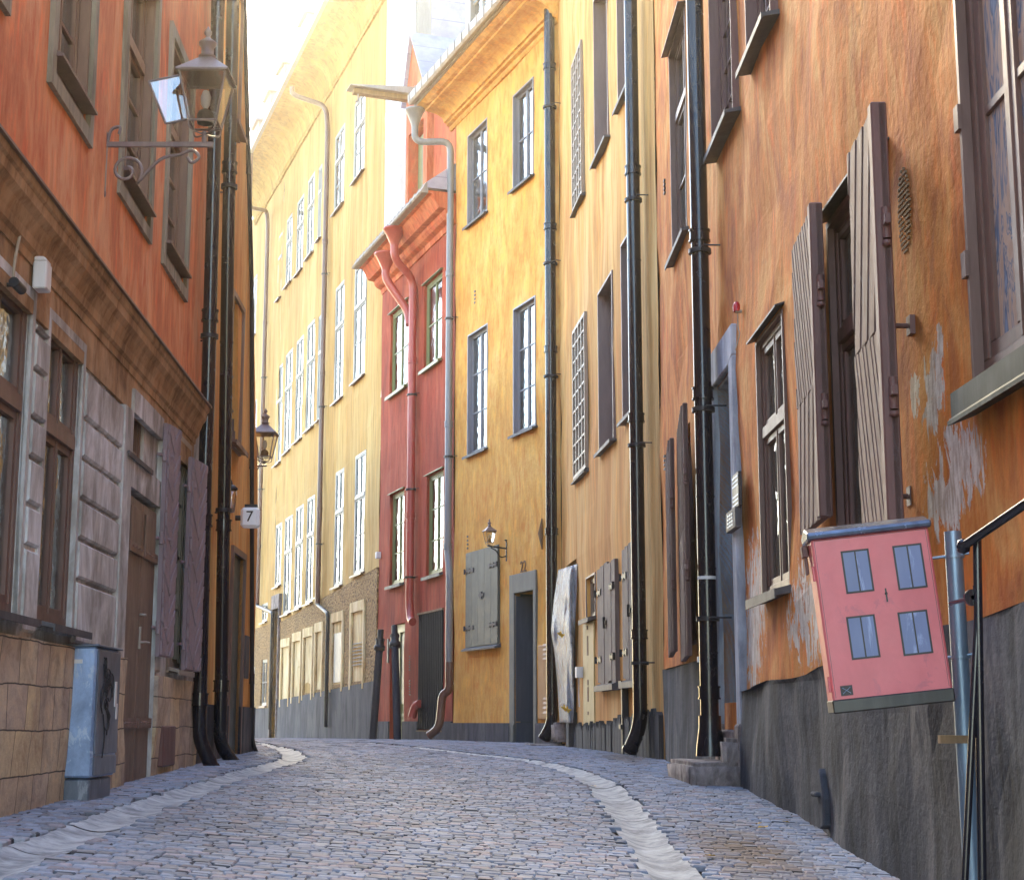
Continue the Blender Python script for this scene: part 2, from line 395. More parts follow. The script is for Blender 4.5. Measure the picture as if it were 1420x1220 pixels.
fL, fL2 = Fac(L1a, L1b), Fac(L1b, L2b)
fO, fY, fM, fR, fF, fG = Fac(Oa, Ob), Fac(Ya, Oa), Fac(Ma, Ya), Fac(Ra, Ma), Fac(Fa, Ra), Fac(Ga, Fa)
print('plan', [tuple(round(c, 2) for c in p) for p in (L1a, L1b, L2b, Ga, Fa, Ra, Ma, Ya, Oa, Ob)])

def wall(f, name, u0, u1, z0, z1, holes, mat, n=0, hd=.5, rim=False, amp=.008, back='room_dark', step=.6, shear=None, label=None, topfn=None, botfn=None, reveal=None):
    us = {u0, u1}; zs = {z0, z1}
    H = []
    for h in holes:
        a, b, c, d = h[:4]
        a, b, c, d = max(a, u0), min(b, u1), max(c, z0), min(d, z1)
        if b-a > .01 and d-c > .01: H.append((a, b, c, d)); us |= {a, b}; zs |= {c, d}
    def fill(S, st):
        S = sorted(S); o = [S[0]]
        for a, b in zip(S, S[1:]):
            if b-a < 1e-5: continue
            k = max(1, int((b-a)/st+.5)); o += [a+(b-a)*i/k for i in range(1, k+1)]
        return o
    us, zs = fill(us, step), fill(zs, step)
    mb = MB(); idx = {}
    def dp(u, z): return amp*noise.noise(Vector((u*.9, z*.9, n*7+f.P.x)))*1.6+amp*.8*noise.noise(Vector((u*2.3, z*2.3, 5)))
    def V(u, z, y=None, d=0):
        k = (round(u, 4), round(z, 4), d)
        if k not in idx:
            uu, zz = u, z
            if topfn: zz = min(zz, topfn(u))
            if botfn and abs(z-z0) < 1e-6: zz = botfn(u)
            if shear: uu = shear(u, zz)
            mb.v.append((uu, (-n-dp(u, z)) if d == 0 else y, zz)); idx[k] = len(mb.v)-1
        return idx[k]
    def face(vs, mi): mb.f.append(vs); mb.m.append(mi); mb.sm.append(False)
    inh = lambda u, z: any(a < u < b and c < z < d for a, b, c, d in H)
    for a, b in zip(us, us[1:]):
        for c, d in zip(zs, zs[1:]):
            if inh((a+b)/2, (c+d)/2): continue
            face([V(a,c), V(b,c), V(b,d), V(a,d)], 0)
    for hi, (a, b, c, d) in enumerate(H):
        e = hi+1; ru = [u for u in us if a-1e-6 <= u <= b+1e-6]; rz = [z for z in zs if c-1e-6 <= z <= d+1e-6]
        for p, q in zip(ru, ru[1:]):
            if c > z0+1e-4: face([V(p,c), V(p,c,hd,e), V(q,c,hd,e), V(q,c)], 2)
            if d < z1-1e-4: face([V(p,d), V(q,d), V(q,d,hd,e), V(p,d,hd,e)], 2)
        for p, q in zip(rz, rz[1:]):
            if a > u0+1e-4: face([V(a,p), V(a,q), V(a,q,hd,e), V(a,p,hd,e)], 2)
            if b < u1-1e-4: face([V(b,p), V(b,p,hd,e), V(b,q,hd,e), V(b,q)], 2)
        if back: face([V(a,c,hd,e), V(a,d,hd,e), V(b,d,hd,e), V(b,c,hd,e)], 1)
    if rim:
        for a, b in zip(us, us[1:]):
            if not inh((a+b)/2, z1-1e-3): face([V(a,z1), V(b,z1), V(b,z1,.02,'t'), V(a,z1,.02,'t')], 0)
        for e in (u0, u1):
            for c, d in zip(zs, zs[1:]): face([V(e,c), V(e,d), V(e,d,.02,'t'), V(e,c,.02,'t')], 0)
    return mb.build(name, [mat, back or 'room_dark', reveal or mat], f.root, label=label)

def curtain_mb(u0, u1, z0, z1, y, folds=None):
    mb = MB(); n = max(6, int((u1-u0)/.02)); ph = random.random()*6
    vs = []
    for i in range(n+1):
        t = i/n; u = u0+(u1-u0)*t
        yy = y+.018*math.sin(t*(u1-u0)*60+ph)+.01*math.sin(t*(u1-u0)*23+ph*2)
        vs += [(u, yy, z0), (u+.01*math.sin(t*9), yy*.98+.002, z1)]
    mb.add(vs, [(2*i, 2*i+2, 2*i+3, 2*i+1) for i in range(n)], 0, True); return mb
def window(f, r, cols=2, rows=3, fm='brown_frame', sb=.1, fw=.05, mw=.022, transom=None, glass='window_glass', cur='side', curm='curtain_white',
           lining=None, sill=None, hood=None, surround=None, name='window', label=None, colsx=None, rows_top=1, mw2=None, bev=0):
    u0, u1, z0, z1 = r; mb = MB()
    y0, y1 = sb, sb+.06
    def ring(a, b, c, d, w, ya, yb):
        mb.box(a, b, ya, yb, d-w, d); mb.box(a, b, ya, yb, c, c+w); mb.box(a, a+w, ya, yb, c+w, d-w); mb.box(b-w, b, ya, yb, c+w, d-w)
    ring(u0+.001, u1-.001, z0+.001, z1-.001, fw, y0, y1)
    a, b, c, d = u0+fw, u1-fw, z0+fw, z1-fw
    segs = [(c, d, rows)]
    if transom:
        zt = z0+(z1-z0)*transom; tw = .045
        mb.box(a, b, y0-.015, y1-.003, zt-tw, zt+tw); segs = [(c, zt-tw, rows), (zt+tw, d, rows_top)]
    for (c0, d0, rw) in segs:
        cs = colsx or cols
        w = (b-a)
        half = [(a, b)] if cs < 2 else [(a, a+w/2-.001), (a+w/2+.001, b)]
        for (h0, h1) in half:
            ring(h0, h1, c0, d0, mw*1.5, y0+.012, y1-.008)
            sub = 1 if cs < 2 else cs//2
            for k in range(1, sub): x = h0+(h1-h0)*k/sub; mb.box(x-mw/2, x+mw/2, y0+.016, y1-.012, c0+mw*1.5, d0-mw*1.5)
            for k in range(1, rw): z = c0+(d0-c0)*k/rw; mb.box(h0+mw*1.5, h1-mw*1.5, y0+.018, y1-.014, z-mw/2, z+mw/2)
        if cs >= 2: mb.box(a+w/2-.014, a+w/2+.014, y0+.004, y0+.02, c0+.002, d0-.002)
    w = mb.build(name, fm, f.root, bevel=bev, label=label)
    g = MB(); g.box(a-.01, b+.01, y0+.034, y0+.038, c-.01, d+.01); g.build('pane', glass, w)
    if cur == 'full': curtain_mb(a, b, c, d, sb+.095).build('curtain', curm, w)
    elif cur == 'side':
        k = (b-a)*random.uniform(.28, .42)
        q = curtain_mb(a, a+k, c, d, sb+.095); q2 = curtain_mb(b-k, b, c, d, sb+.10)
        o = len(q.v); q.v += q2.v; q.f += [[i+o for i in ff] for ff in q2.f]; q.m += q2.m; q.sm += q2.sm
        q.build('curtain', curm, w)
    if lining:
        lm, lw, pr = lining; l = MB()
        l.box(u0-.002, u0+lw, -pr, sb-.002, z0, z1); l.box(u1-lw, u1+.002, -pr, sb-.002, z0, z1)
        l.box(u0+lw, u1-lw, -pr, sb-.002, z1-lw, z1+.002); l.build('lining', lm, w)
    if sill:
        sm, pr, th = sill; s = MB()
        s.prof([(pr, z0-th-.03), (pr, z0-.03), (-sb-.01, z0+.012), (-sb-.01, z0-th)], u0-.05, u1+.05)
        s.prof([(pr+.012, z0-th-.05), (pr+.012, z0-.028), (pr+.001, z0-.028), (pr+.001, z0-th-.05)], u0-.055, u1+.055)
        s.build('sill', sm, w)
    if hood:
        hm, pr, th = hood; h = MB()
        h.prof([(pr, z1+.0), (pr, z1+.015), (-.03, z1+.015+th), (-.03, z1+th)], u0-.06, u1+.06)
        h.build('hood', hm, w)
    if surround:
        sm, sw, pr = surround; s = MB()
        s.box(u0-sw, u0, -pr, .01, z0-sw, z1+sw); s.box(u1, u1+sw, -pr, .01, z0-sw, z1+sw)
        s.box(u0, u1, -pr, .01, z1, z1+sw); s.box(u0, u1, -pr, .01, z0-sw, z0); s.build('surround', sm, w)
    return w
def pipe(f, path, r=.055, mat='black_metal', collars=(), n_seg=16, name='drainpipe', label=None, boot=False, hopper=None, brackets=(), rad=.14, seams=()):
    """path: (u, n, z)"""
    P = [(u, -n, z) for u, n, z in path]; mb = MB(); rp = rounded(P, rad); mb.tube(rp, r, n_seg)
    def near(z):
        for a, b in zip(rp, rp[1:]):
            if min(a.z, b.z) <= z <= max(a.z, b.z) and abs(a.z-b.z) > 1e-6:
                t = (z-a.z)/(b.z-a.z); return a.lerp(b, t)
        return rp[0]
    for z in collars:
        p = near(z); mb.tube([p+Vector((0,0,-.05)), p+Vector((0,0,.05))], r*1.14, n_seg)
        for s in (-.05, .05): mb.tube([p+Vector((0,0,s-.008)), p+Vector((0,0,s+.008))], r*1.24, n_seg)
    for z in seams:
        p = near(z); mb.tube([p+Vector((0,0,-.006)), p+Vector((0,0,.006))], r*1.06, n_seg)
    if boot:
        e = rp[-1]; dd = (rp[-1]-rp[-2]).normalized(); mb.tube([e-dd*.03, e+dd*.012], r*1.12, n_seg)
    o = mb.build(name, mat, f.root, label=label)
    if hopper:
        hb = MB(); u, n, z = hopper; hb.lathe([(r, 0), (r*1.15, .06), (r*2.6, .36), (r*2.9, .37), (r*2.9, .41), (r*2.6, .41), (r, .1)], (u, -n, z), 16)
        hb.build('hopper', mat, o)
    if brackets:
        for z in brackets:
            bb = MB(); p = near(z); bb.tube([p+Vector((0,0,-.02)), p+Vector((0,0,.02))], r*1.3, n_seg)
            bb.tube([p+Vector((r*.8,0,0)), (p.x+r*2.6, p.y, p.z), (p.x+r*2.6, .01, p.z)], .008, 6)
            bb.build('bracket', 'black_iron', o)
    return o
def clip_poly(poly, x0, x1, z0, z1):
    for (ax, lim, sgn) in ((0, x0, 1), (0, x1, -1), (1, z0, 1), (1, z1, -1)):
        out = []
        for i, p in enumerate(poly):
            q = poly[(i+1)%len(poly)]; dp, dq = sgn*(p[ax]-lim), sgn*(q[ax]-lim)
            if dp >= 0: out.append(p)
            if (dp >= 0) != (dq >= 0):
                t = dp/(dp-dq); out.append((p[0]+(q[0]-p[0])*t, p[1]+(q[1]-p[1])*t))
        poly = out
        if len(poly) < 3: return []
    return poly
def diag_planks(mb, x0, x1, z0, z1, slope, w, y0, y1, gap=.006, mi=0):
    """slope = dz/dx; planks of width w, front at y0"""
    l = math.hypot(1, slope); d = (1/l, slope/l); nrm = (-d[1], d[0])
    cs = [nrm[0]*x+nrm[1]*z for x in (x0, x1) for z in (z0, z1)]; c = min(cs)-w
    k = 0
    while c < max(cs)+w:
        a, b = c+gap/2, c+w-gap/2; T = 9
        quad = [(nrm[0]*a-d[0]*T, nrm[1]*a-d[1]*T), (nrm[0]*a+d[0]*T, nrm[1]*a+d[1]*T), (nrm[0]*b+d[0]*T, nrm[1]*b+d[1]*T), (nrm[0]*b-d[0]*T, nrm[1]*b-d[1]*T)]
        p = clip_poly(quad, x0, x1, z0, z1)
        if len(p) >= 3: yy = y0+(k%3)*.003; mb.poly_prism(p, lambda q, kk: (q[0], (yy, y1)[kk], q[1]), mi)
        c += w; k += 1

def solid(f, u0, u1, z1, depth=7, mat='room_dark', y0=.62, z0=-.6):
    mb = MB(); mb.box(u0+.01, u1-.01, y0, depth, z0, z1); return mb.build('rear_wall', mat, f.root)

def proj(p):
    d = p-CAM; f = Vector((0, math.cos(PITCH), math.sin(PITCH))); u = Vector((0, -math.sin(PITCH), math.cos(PITCH)))
    w = d.dot(f); return CX+F_PX*d.x/w, CY-F_PX*d.dot(u)/w
def leaf_place(f, xa, xb, ym, n0, ang):
    """leaf whose left edge is seen at column xa and right edge at xb; ang > 0 swings the right edge outward"""
    u0, z = f.at(xa, ym, n0); w = .05
    while w < 1.6:
        p = f.world(u0+w*math.cos(ang), n0+w*math.sin(ang), z)
        if proj(p)[0] >= xb: break
        w += .005
    return u0, w

# ================================================================ LEFT ORANGE HOUSE
bL = fL.building('orange_house', 'orange plastered house with grey panelled ground floor and heavy brown cornice, near left', 'building')
TOPL = 8.9; E = fL.len; ZC = fL.z(0, 175, .16); EC = fL.at(292, 571, .16)[0]; print('EC', EC, E)
print('ZC', ZC)
up = [fL.rect(229, 12, 388-12, 262), fL.rect(168, -60, 277, 212), fL.rect(70, -100, 125, 127)]
zu0 = sum(r[2] for r in up)/3; zu1 = up[0][3]
U = [(r[0]+.10, r[1]-.10, zu0+.10, zu1-.1) for r in up]
sp = U[1][0]-U[2][0]
U.append((U[2][0]-sp, U[2][1]-sp, U[2][2], U[2][3])); U.append((U[2][0]-2*sp, U[2][1]-2*sp, U[2][2], U[2][3]))
U2 = [(a, b, c+3.3, min(d+3.2, 8.7)) for a, b, c, d in U]
gw1 = fL.rect(57, 432, 861, 104); gw2 = fL.rect(172, 540, 622, 202); dr = fL.rect(166, 668, 1090, 207); gw3 = fL.rect(238, 600, 925, 257)
zs = gw1[2]
gw0 = (gw1[0]-1.5, gw1[0]-.42, gw1[2], gw1[3])
dr = (dr[0], dr[1], .3, dr[3]); gw2 = (gw2[0], gw2[1], gw2[2]-.0, gw2[3])
holes = U+U2+[gw0, gw1, gw2, dr, gw3]
wall(fL, 'wall', -9.2, E, ZC-.1, TOPL, U+U2, 'orange_plaster', amp=.01)
wall(fL, 'ground_floor_wall', -9.2, E, 0, ZC-.1, [gw0, gw1, gw2, dr, gw3], 'grey_render', n=.0, amp=.012)
zb = zs-.13
wall(fL, 'stone_base', -9.2, dr[0]-.06, -.1, zb, [], 'sandstone_blocks', n=.06, rim=True, amp=.03, step=.22)
wall(fL, 'stone_base', dr[1]+.06, E-.02, -.1, gw3[2]-.1, [], 'sandstone_blocks', n=.05, rim=True, amp=.045, step=.2)
solid(fL, -9.2, E, TOPL)
c = MB(); z = ZC
c.prof([(-.02, z-.36), (.03, z-.36), (.035, z-.31), (.055, z-.29), (.065, z-.24), (.075, z-.22), (.095, z-.17), (.125, z-.13), (.13, z-.075), (.145, z-.06), (.15, z-.015), (-.02, z+.0)], -9.2, EC)
c.prof([(-.02, z+.001), (.17, z-.014), (.17, z+.002), (-.02, z+.10)], -9.2, EC+.02, 1)
c.build('cornice', ['brown_moulding', 'brown_frame'], bL)
c = MB(); c.prof([(-.02, z-.62), (.018, z-.62), (.02, z-.36), (-.02, z-.36)], -9.2, EC-.02); c.build('frieze', 'brown_moulding', bL)
# rusticated panels with sunk joints between them
def panels(u0, u1, z0, z1, zj, name='rusticated_pier'):
    mb = MB(); zz = [z0]+zj+[z1]
    for a, b in zip(zz, zz[1:]):
        if b-a < .04: continue
        q = MB(); g = .014
        a1, b1 = a+g, b-g
        mb.prof([(-.01, a1), (.02, a1), (.034, a1+.014), (.034, b1-.014), (.02, b1), (-.01, b1)], u0, u1)
    return mb.build(name, 'grey_render', bL)
zt = ZC-.64
zj1 = sorted(fL.z(18, y) for y in (433, 490.5, 562.6, 621.6, 690.5, 752))
panels(gw0[1]+.07, gw1[0]-.07, zs-.1, zt, zj1)
step = .262
zj = [zs+.05+step*k for k in range(1, 9) if zs+.05+step*k < zt-.1]
ud = fL.u(160, 700)
panels(gw1[1]+.07, ud, zs-.1, zt, zj)
pa = fL.u(212, 800); panels(pa, fL.u(222, 800), gw3[2]-.08, zt, zj)
m = MB(); m.box(ud+.015, dr[0]-.03, -.045, .0, .4, zt+.01); m.box(dr[1]+.03, pa-.015, -.045, .0, .4, zt+.01); m.box(dr[0]-.03, dr[1]+.03, -.045, .0, gw2[3]+.05, zt+.01)
m.build('portal_surround', 'grey_render', bL, bevel=.006)
m = MB(); m.box(dr[0]-.03, dr[1]+.03, -.04, .30, dr[3]+.001, gw2[2]-.05); m.build('door_lintel', 'grey_render', bL)
for i, r in enumerate(U+U2):
    w = window(fL, (r[0], r[1], r[2]+.16, r[3]), 2, 3, 'upper_frame', sb=.07, transom=.64, rows_top=1, lining=('upper_frame', .03, .0), surround=None, curm='curtain_mauve', glass='bright_glass')
    m = MB(); m.box(r[0], r[1], .02, .12, r[2], r[2]+.15); m.prof([(.07, r[2]+.10), (.07, r[2]+.12), (-.065, r[2]+.17), (-.065, r[2]+.10)], r[0]-.02, r[1]+.02); m.build('sill', 'brown_frame', w)
    m = MB(); s = .10; u0, u1, z0, z1 = r
    m.box(u0-s, u0, -.03, .005, z0-s, z1+s); m.box(u1, u1+s, -.03, .005, z0-s, z1+s); m.box(u0, u1, -.03, .005, z1, z1+s); m.box(u0, u1, -.03, .005, z0-s, z0)
    m.build('surround', 'grey_surround', w)
for r in (gw0, gw1):
    window(fL, r, 2, 1, 'brown_frame', sb=.015, fw=.055, mw=.03, transom=.655, glass='bright_glass', cur='full', curm='curtain_yellow', sill=('sheet_metal', .13, .02), surround=('grey_render', .06, .02))
window(fL, gw2, 1, 1, 'brown_frame', sb=.04, cur='full', curm='curtain_yellow', sill=('sheet_metal', .05, .015))
window(fL, gw3, 2, 4, 'taupe_frame', sb=.02, cur='full', curm='curtain_mauve', sill=('pale_sheet', .10, .02), surround=('taupe_frame', .05, .02))
# double door
dd = MB(); dd.box(dr[0], dr[1], .035, .06, dr[2], dr[3]-.03); door = dd.build('door', 'brown_door', bL)
um = (dr[0]+dr[1])/2
for a, b in ((dr[0]+.01, um-.008), (um+.008, dr[1]-.01)):
    q = MB(); q.box(a, b, -.02, .034, dr[2]+.06, dr[3]-.05)
    q.box(a+.08, b-.08, -.035, -.021, dr[3]-.42, dr[3]-.12); q.build('door_leaf', 'brown_door', door, bevel=.006)
for zz in (.95, 2.25):
    for s in (-1, 1):
        q = MB(); e = um+s*.03; q.box(e, e+s*(dr[1]-um-.05), -.045, -.021, zz, zz+.075)
        for k in range(4): q.lathe([(.012, 0), (.012, .01), (0, .012)], (e+s*(.08+.12*k), -.047, zz+.037), 8)
        q.build('strap_hinge', 'brown_frame', door)
q = MB(); q.box(um+.03, um+.06, -.035, -.021, 1.55, 1.72); q.tube([(um+.045, -.02, 1.6), (um+.045, -.08, 1.6), (um+.16, -.08, 1.6)], .009, 8); q.lathe([(.0, 0), (.03, 0), (.03, .02), (0, .02)], (um+.045, -.04, 1.8), 10); q.build('door_handle', 'pale_sheet', door)
# chevron shutters of the last window
def chevron_leaf(xa, xb, yt, yb, ang, edge=.03, parent=None):
    u0, w = leaf_place(fL, xa, xb, (yt+yb)/2, .05, ang); z1 = fL.z(xa, yt, .05); z0 = fL.z(xa, yb, .05); h = z1-z0
    mb = MB(); mb.box(0, w, -.035, 0, 0, h)
    diag_planks(mb, .02, w/2-.004, .01, h-.01, -1.15, .085, -.052, -.036, .016)
    diag_planks(mb, w/2+.004, w-.02, .01, h-.01, 1.15, .085, -.052, -.036, .016)
    return mb.build('shutter', 'mauve_shutter', bL, loc=(u0, -.05, z0), rotz=-ang), u0, w, z0, h
for a in ((221, 239.5, 580, 911, R(9)), (256, 277, 628, 930, R(7))):
    o, u0, w, z0, h = chevron_leaf(*a)
    for zz in (.12, .5, .86):
        q = MB(); q.tube([(-.06, .02, h*zz), (.10, -.05, h*zz)], .014, 8); q.tube([(-.01, -.02, h*zz-.05), (-.01, -.02, h*zz+.05)], .02, 8)
        q.build('hinge', 'mauve_shutter', o)
m = MB(); a = fL.rect(224, 1006, 1063, 241, .06); m.box(a[0], a[1], -.075, .0, a[2], a[3]); m.build('cellar_hatch', 'shutter_stile', bL, bevel=.01)
# pipes at the end of the house
pu, _ = fL.at(275, 900, .14); pu = E+.0
zc = ZC
qa, qb, qc = fL.at(297, 120, .11), fL.at(291, 470, .11), fL.at(278, 960, .11); qd = fL.at(283.5, 680, .11)
pipe(fL, [(qa[0], .11, TOPL), (qb[0], .11, zc+.15), (qd[0], .11, zc-.5), (qc[0], .11, .85), (qc[0]+.06, .24, .56)], .066, collars=(zc+.9, 2.85, 1.2), boot=True, label='glossy black drainpipe stepping in below the cornice', brackets=(zc+.7,), rad=.12, seams=(3.4, 2.2))

# ---------------------------------------------------------------- things on the left house
def lantern(name, label, loc, s=1.0, rz=0, group=None, bracket=None, arm_mat='lantern_brown', mat='lantern_brown', sides=4, door_open=False):
    """origin at the foot of the lamp head; about 1 unit tall"""
    t = empty(name, loc, rz, label, 'lantern', group)
    f = MB(); rt = .5**.5; rot = .5
    bw, tw, h = .13*s, .215*s, .46*s; zb = .12*s
    def cr(w, z): return [Vector((x*w, y*w, z)) for x, y in ((-1,-1),(1,-1),(1,1),(-1,1))]
    b, tp = cr(bw, zb), cr(tw, zb+h)
    for i in range(4):
        f.tube([b[i], tp[i]], .011*s, 6); f.tube([b[i], b[(i+1)%4]], .012*s, 6); f.tube([tp[i], tp[(i+1)%4]], .014*s, 6)
    f.lathe([(.0, -.02*s), (.03*s, 0), (.02*s, .02*s), (.035*s, .035*s), (.02*s, .05*s)], (0,0,0), 10)
    for i in range(4):
        f.tube(rounded([Vector((0,0,.02*s)), b[i]*.75+Vector((0,0,-b[i].z*.75+.03*s)), b[i]*.95+Vector((0,0,-b[i].z*.95+.06*s)), b[i]], .05*s, 4), .009*s, 6)
    f.build('lantern_frame', mat, t)
    r = MB(); H = zb+h
    r.lathe([(tw*1.62, H-.005*s), (tw*1.62, H+.012*s), (.075*s, H+.20*s), (.06*s, H+.21*s)], (0,0,0), 4, 0, False, .5)
    r.lathe([(.062*s, H+.20*s), (.085*s, H+.22*s), (.06*s, H+.24*s), (.062*s, H+.31*s), (.085*s, H+.34*s), (.085*s, H+.36*s), (.03*s, H+.40*s), (.018*s, H+.42*s), (.036*s, H+.45*s), (.036*s, H+.47*s), (.014*s, H+.50*s), (0, H+.53*s)], (0,0,0), 14)
    r.build('lantern_roof', mat, t)
    g = MB(); k = .985
    for i in range(4):
        if door_open and i == 3: continue
        g.add([b[i]*k, b[(i+1)%4]*k, tp[(i+1)%4]*k, tp[i]*k], [(0,1,2,3)])
    g.build('lantern_pane', 'lantern_glass', t)
    l = MB(); l.lathe([(.075*s, zb+.01*s), (.08*s, zb+.09*s), (.06*s, zb+.13*s), (.03*s, zb+.15*s)], (0,0,0), 12); l.build('lamp_socket', 'bulb_shade', t)
    l = MB(); l.lathe([(.012*s, zb+.15*s), (.045*s, zb+.2*s), (.05*s, zb+.27*s), (.03*s, zb+.33*s), (0, zb+.345*s)], (0,0,0), 12); l.build('bulb', 'white_lip', t)
    if door_open:
        w = tw*1.55; a, bb, cc, d = Vector((0,0,0)), Vector((w,0,0)), Vector((w*.86,0,-h*.95)), Vector((w*.12,0,-h*.95))
        q = MB()
        for p0, p1 in ((a,bb),(bb,cc),(cc,d),(d,a)): q.tube([p0, p1], .012*s, 6)
        e = q.build('lantern_door', mat, t, loc=(-tw-w*1.0, .0, H-.03*s), rot=(0, R(-18), R(14)))
        q = MB(); q.add([a, bb, cc, d], [(0,1,2,3)]); q.build('lantern_door_pane', 'lantern_glass', e)
    return t
def scroll(mb, c, r0, r1, a0, a1, rad, n=24):
    return [Vector((c[0]+(r0+(r1-r0)*k/n)*math.cos(a0+(a1-a0)*k/n), 0, c[1]+(r0+(r1-r0)*k/n)*math.sin(a0+(a1-a0)*k/n))) for k in range(n+1)]
def bracket(parent, arm, drop, s=1.0, mat='lantern_brown', r=.012):
    """local x runs from the lantern (0) back to the wall (-arm)"""
    m = MB()
    m.box(-arm, .06*s, -.012*s, .012*s, -.075*s, -.04*s)
    m.box(-arm-.025*s, -arm, -.02*s, .02*s, -drop, .03*s); m.lathe([(.0, -.02), (.018*s, 0), (.018*s, .03*s), (0, .05*s)], (-arm-.01*s, 0, -drop-.03*s), 8)
    m.tube(rounded([(-arm+.0, 0, -.05*s), (-arm+.02*s, 0, .06*s), (-arm+.09*s, 0, .08*s), (-arm+.08*s, 0, .02*s)], .04*s, 4), r*s, 6)
    m.tube([(0, 0, -.05*s), (0, 0, .0)], .02*s, 8)
    R1 = .12*s; c1 = (-arm+R1+.02*s, -drop*.62)
    p = scroll(m, c1, .03*s, R1, math.pi*2.4, -.28*math.pi+0, r)
    tail = [p[-1]]+[Vector((-arm*.45, 0, -drop*.42)), Vector((-arm*.25, 0, -.13*s)), Vector((-arm*.12, 0, -.10*s)), Vector((-arm*.05, 0, -.15*s)), Vector((-arm*.12, 0, -.19*s)), Vector((-arm*.17, 0, -.15*s))]
    m.tube(p[:-1]+smooth(tail, 5), r*s, 8)
    return m.build('wall_bracket', mat, parent)
u, z = fL.at(147, 188, 0); PL = fL.world(u, .68, z)
t = lantern('wall_lantern', 'large street lantern with one glass flap hanging open, on the near orange wall', tuple(PL), .74, 0, None, door_open=True)
bracket(t, .675, .40, 1)
# cable with a white lamp housing and a small spot
u, z = fL.at(56, 382, .06)
t = empty('wall_light', fL.world(u, .02, z), fL.rz, 'small white box light on a looping cream cable beside the left ground-floor window', 'wall light')
m = MB(); m.box(-.06, .06, -.09, -.01, -.09, .07); m.prof([(.01, .071), (.09, .071), (.07, .10), (.01, .10)], -.055, .055); m.build('housing', 'white_lip', t, bevel=.008)
u2, z2 = fL.at(18, 395, .05); du, dz = u2-u, z2-z
m = MB(); m.tube(rounded([(0, -.03, .09), (-.06, -.02, .14), (-.16, -.03, .30), (-.28, -.02, .34), (du*.7, -.02, dz+.40), (du, -.03, dz+.12), (du, -.03, dz+.02)], .06, 4), .009, 8); m.build('cable', 'cable_cream', t)
m = MB(); m.tube([(du-.06, -.05, dz), (du+.10, -.05, dz)], .028, 12); m.tube([(du, -.05, dz), (du, .02, dz)], .012, 8); m.build('spot_head', 'black_iron', t)
# street cabinet
def street_cabinet():
    c = Vector((-2.82, 9.95, 0)); g = ground(c.x, c.y)-.03
    t = empty('street_cabinet', (c.x, c.y, g), R(1.2), 'weathered blue-grey metal street cabinet with black scribbles in front of the brown double door', 'cabinet')
    W, D = .235, .64; z0, z1, zt = .0, .155, .965
    m = MB(); m.box(.01, W-.012, .012, D-.05, z0, z1); m.build('cabinet_base', 'galvanised_dark', t, bevel=.01)
    m = MB(); m.box(0, W, 0, D, z1+.008, zt); m.build('body', 'galvanised', t, bevel=.014)
    m = MB(); m.box(W, W+.012, .02, D-.015, z1+.15, zt-.02); m.build('cabinet_door', 'galvanised_dark', t, bevel=.004)
    m = MB(); m.box(W, W+.010, .02, D-.015, z1+.02, z1+.137); m.build('lower_panel', 'galvanised_dark', t, bevel=.004)
    m = MB(); m.box(-.01, W+.02, -.012, D+.01, zt, zt+.014); m.build('lid', 'galvanised_dark', t, bevel=.004)
    m = MB(); m.box(.09, .15, -.004, -.0005, .86, .885); m.build('sticker', 'white_lip', t)
    m = MB(); m.box(W+.0125, W+.018, D-.16, D-.11, .60, .76); m.box(W+.0125, W+.017, D-.11, D-.07, .52, .62); m.build('torn_sticker', 'white_lip', t)
    rnd = random.Random(5); m = MB(); X = W+.015
    for k in range(13):
        y0, zz = .24+rnd.uniform(-.07, .07), .70+rnd.uniform(-.12, .08); pts = [Vector((X, y0, zz))]
        a = rnd.uniform(0, 6.28); da = rnd.uniform(-.9, .9)
        for j in range(9):
            a += da+rnd.uniform(-.5, .5); q = pts[-1]+Vector((0, math.cos(a)*.034, math.sin(a)*.030)); q.z = min(.90, q.z); q.y = min(.42, max(.08, q.y)); pts.append(q)
        m.tube(smooth(pts, 3), .0045, 4)
    for (ya, za, yb, zb2) in ((.22, .62, .30, .42), (.18, .55, .20, .28), (.30, .58, .34, .50), (.14, .86, .12, .60)):
        m.tube(smooth([Vector((X, ya, za)), Vector((X, (ya+yb)/2+.05, (za+zb2)/2)), Vector((X, yb, zb2))], 5), .004, 4)
    m.build('graffiti', 'graffiti_black', t)
street_cabinet()

# ================================================================ HOUSE NUMBER 7
bH = fL2.building('amber_house', 'narrow amber house with a number 7 sign and dark doorway, behind two black drainpipes', 'building')
E2 = fL2.len; TOPH = 11.2
ut, ztp = fL2.at(344, 100); sh = (E2-ut)/(E2*ztp) if ztp else 0
shear = lambda u, z: u-max(0, u)/E2*max(0, z-3.5)*(E2-ut)/(ztp-3.5) if u > 0 else u
uo, zo = fL2.at(346, 500)
w7 = fL2.rect(320, 405, 612, 335); d7 = fL2.rect(317, 762, 1040, 334); d7 = (d7[0], d7[1]-.05, .2, d7[3])
hw = [w7, d7]+[(w7[0], w7[1], w7[2]+3.4*k, w7[3]+3.4*k) for k in (1, 2)]
hw = [h for h in hw if h[3] < TOPH]
wall(fL2, 'wall', 0.02, E2, -.1, TOPH, hw, 'amber_plaster', hd=.45, shear=shear, back='door_dark')
wall(fL2, 'plinth', 0.03, E2+.01, -.1, fL2.z(340, 980)-.0, [d7], 'grey_plinth', n=.03, hd=0, rim=True, back=None, shear=shear)
m = MB(); m.box(0.03, E2-.9, .62, 7, -.2, TOPH); m.build('rear_wall', 'amber_plaster', bH)
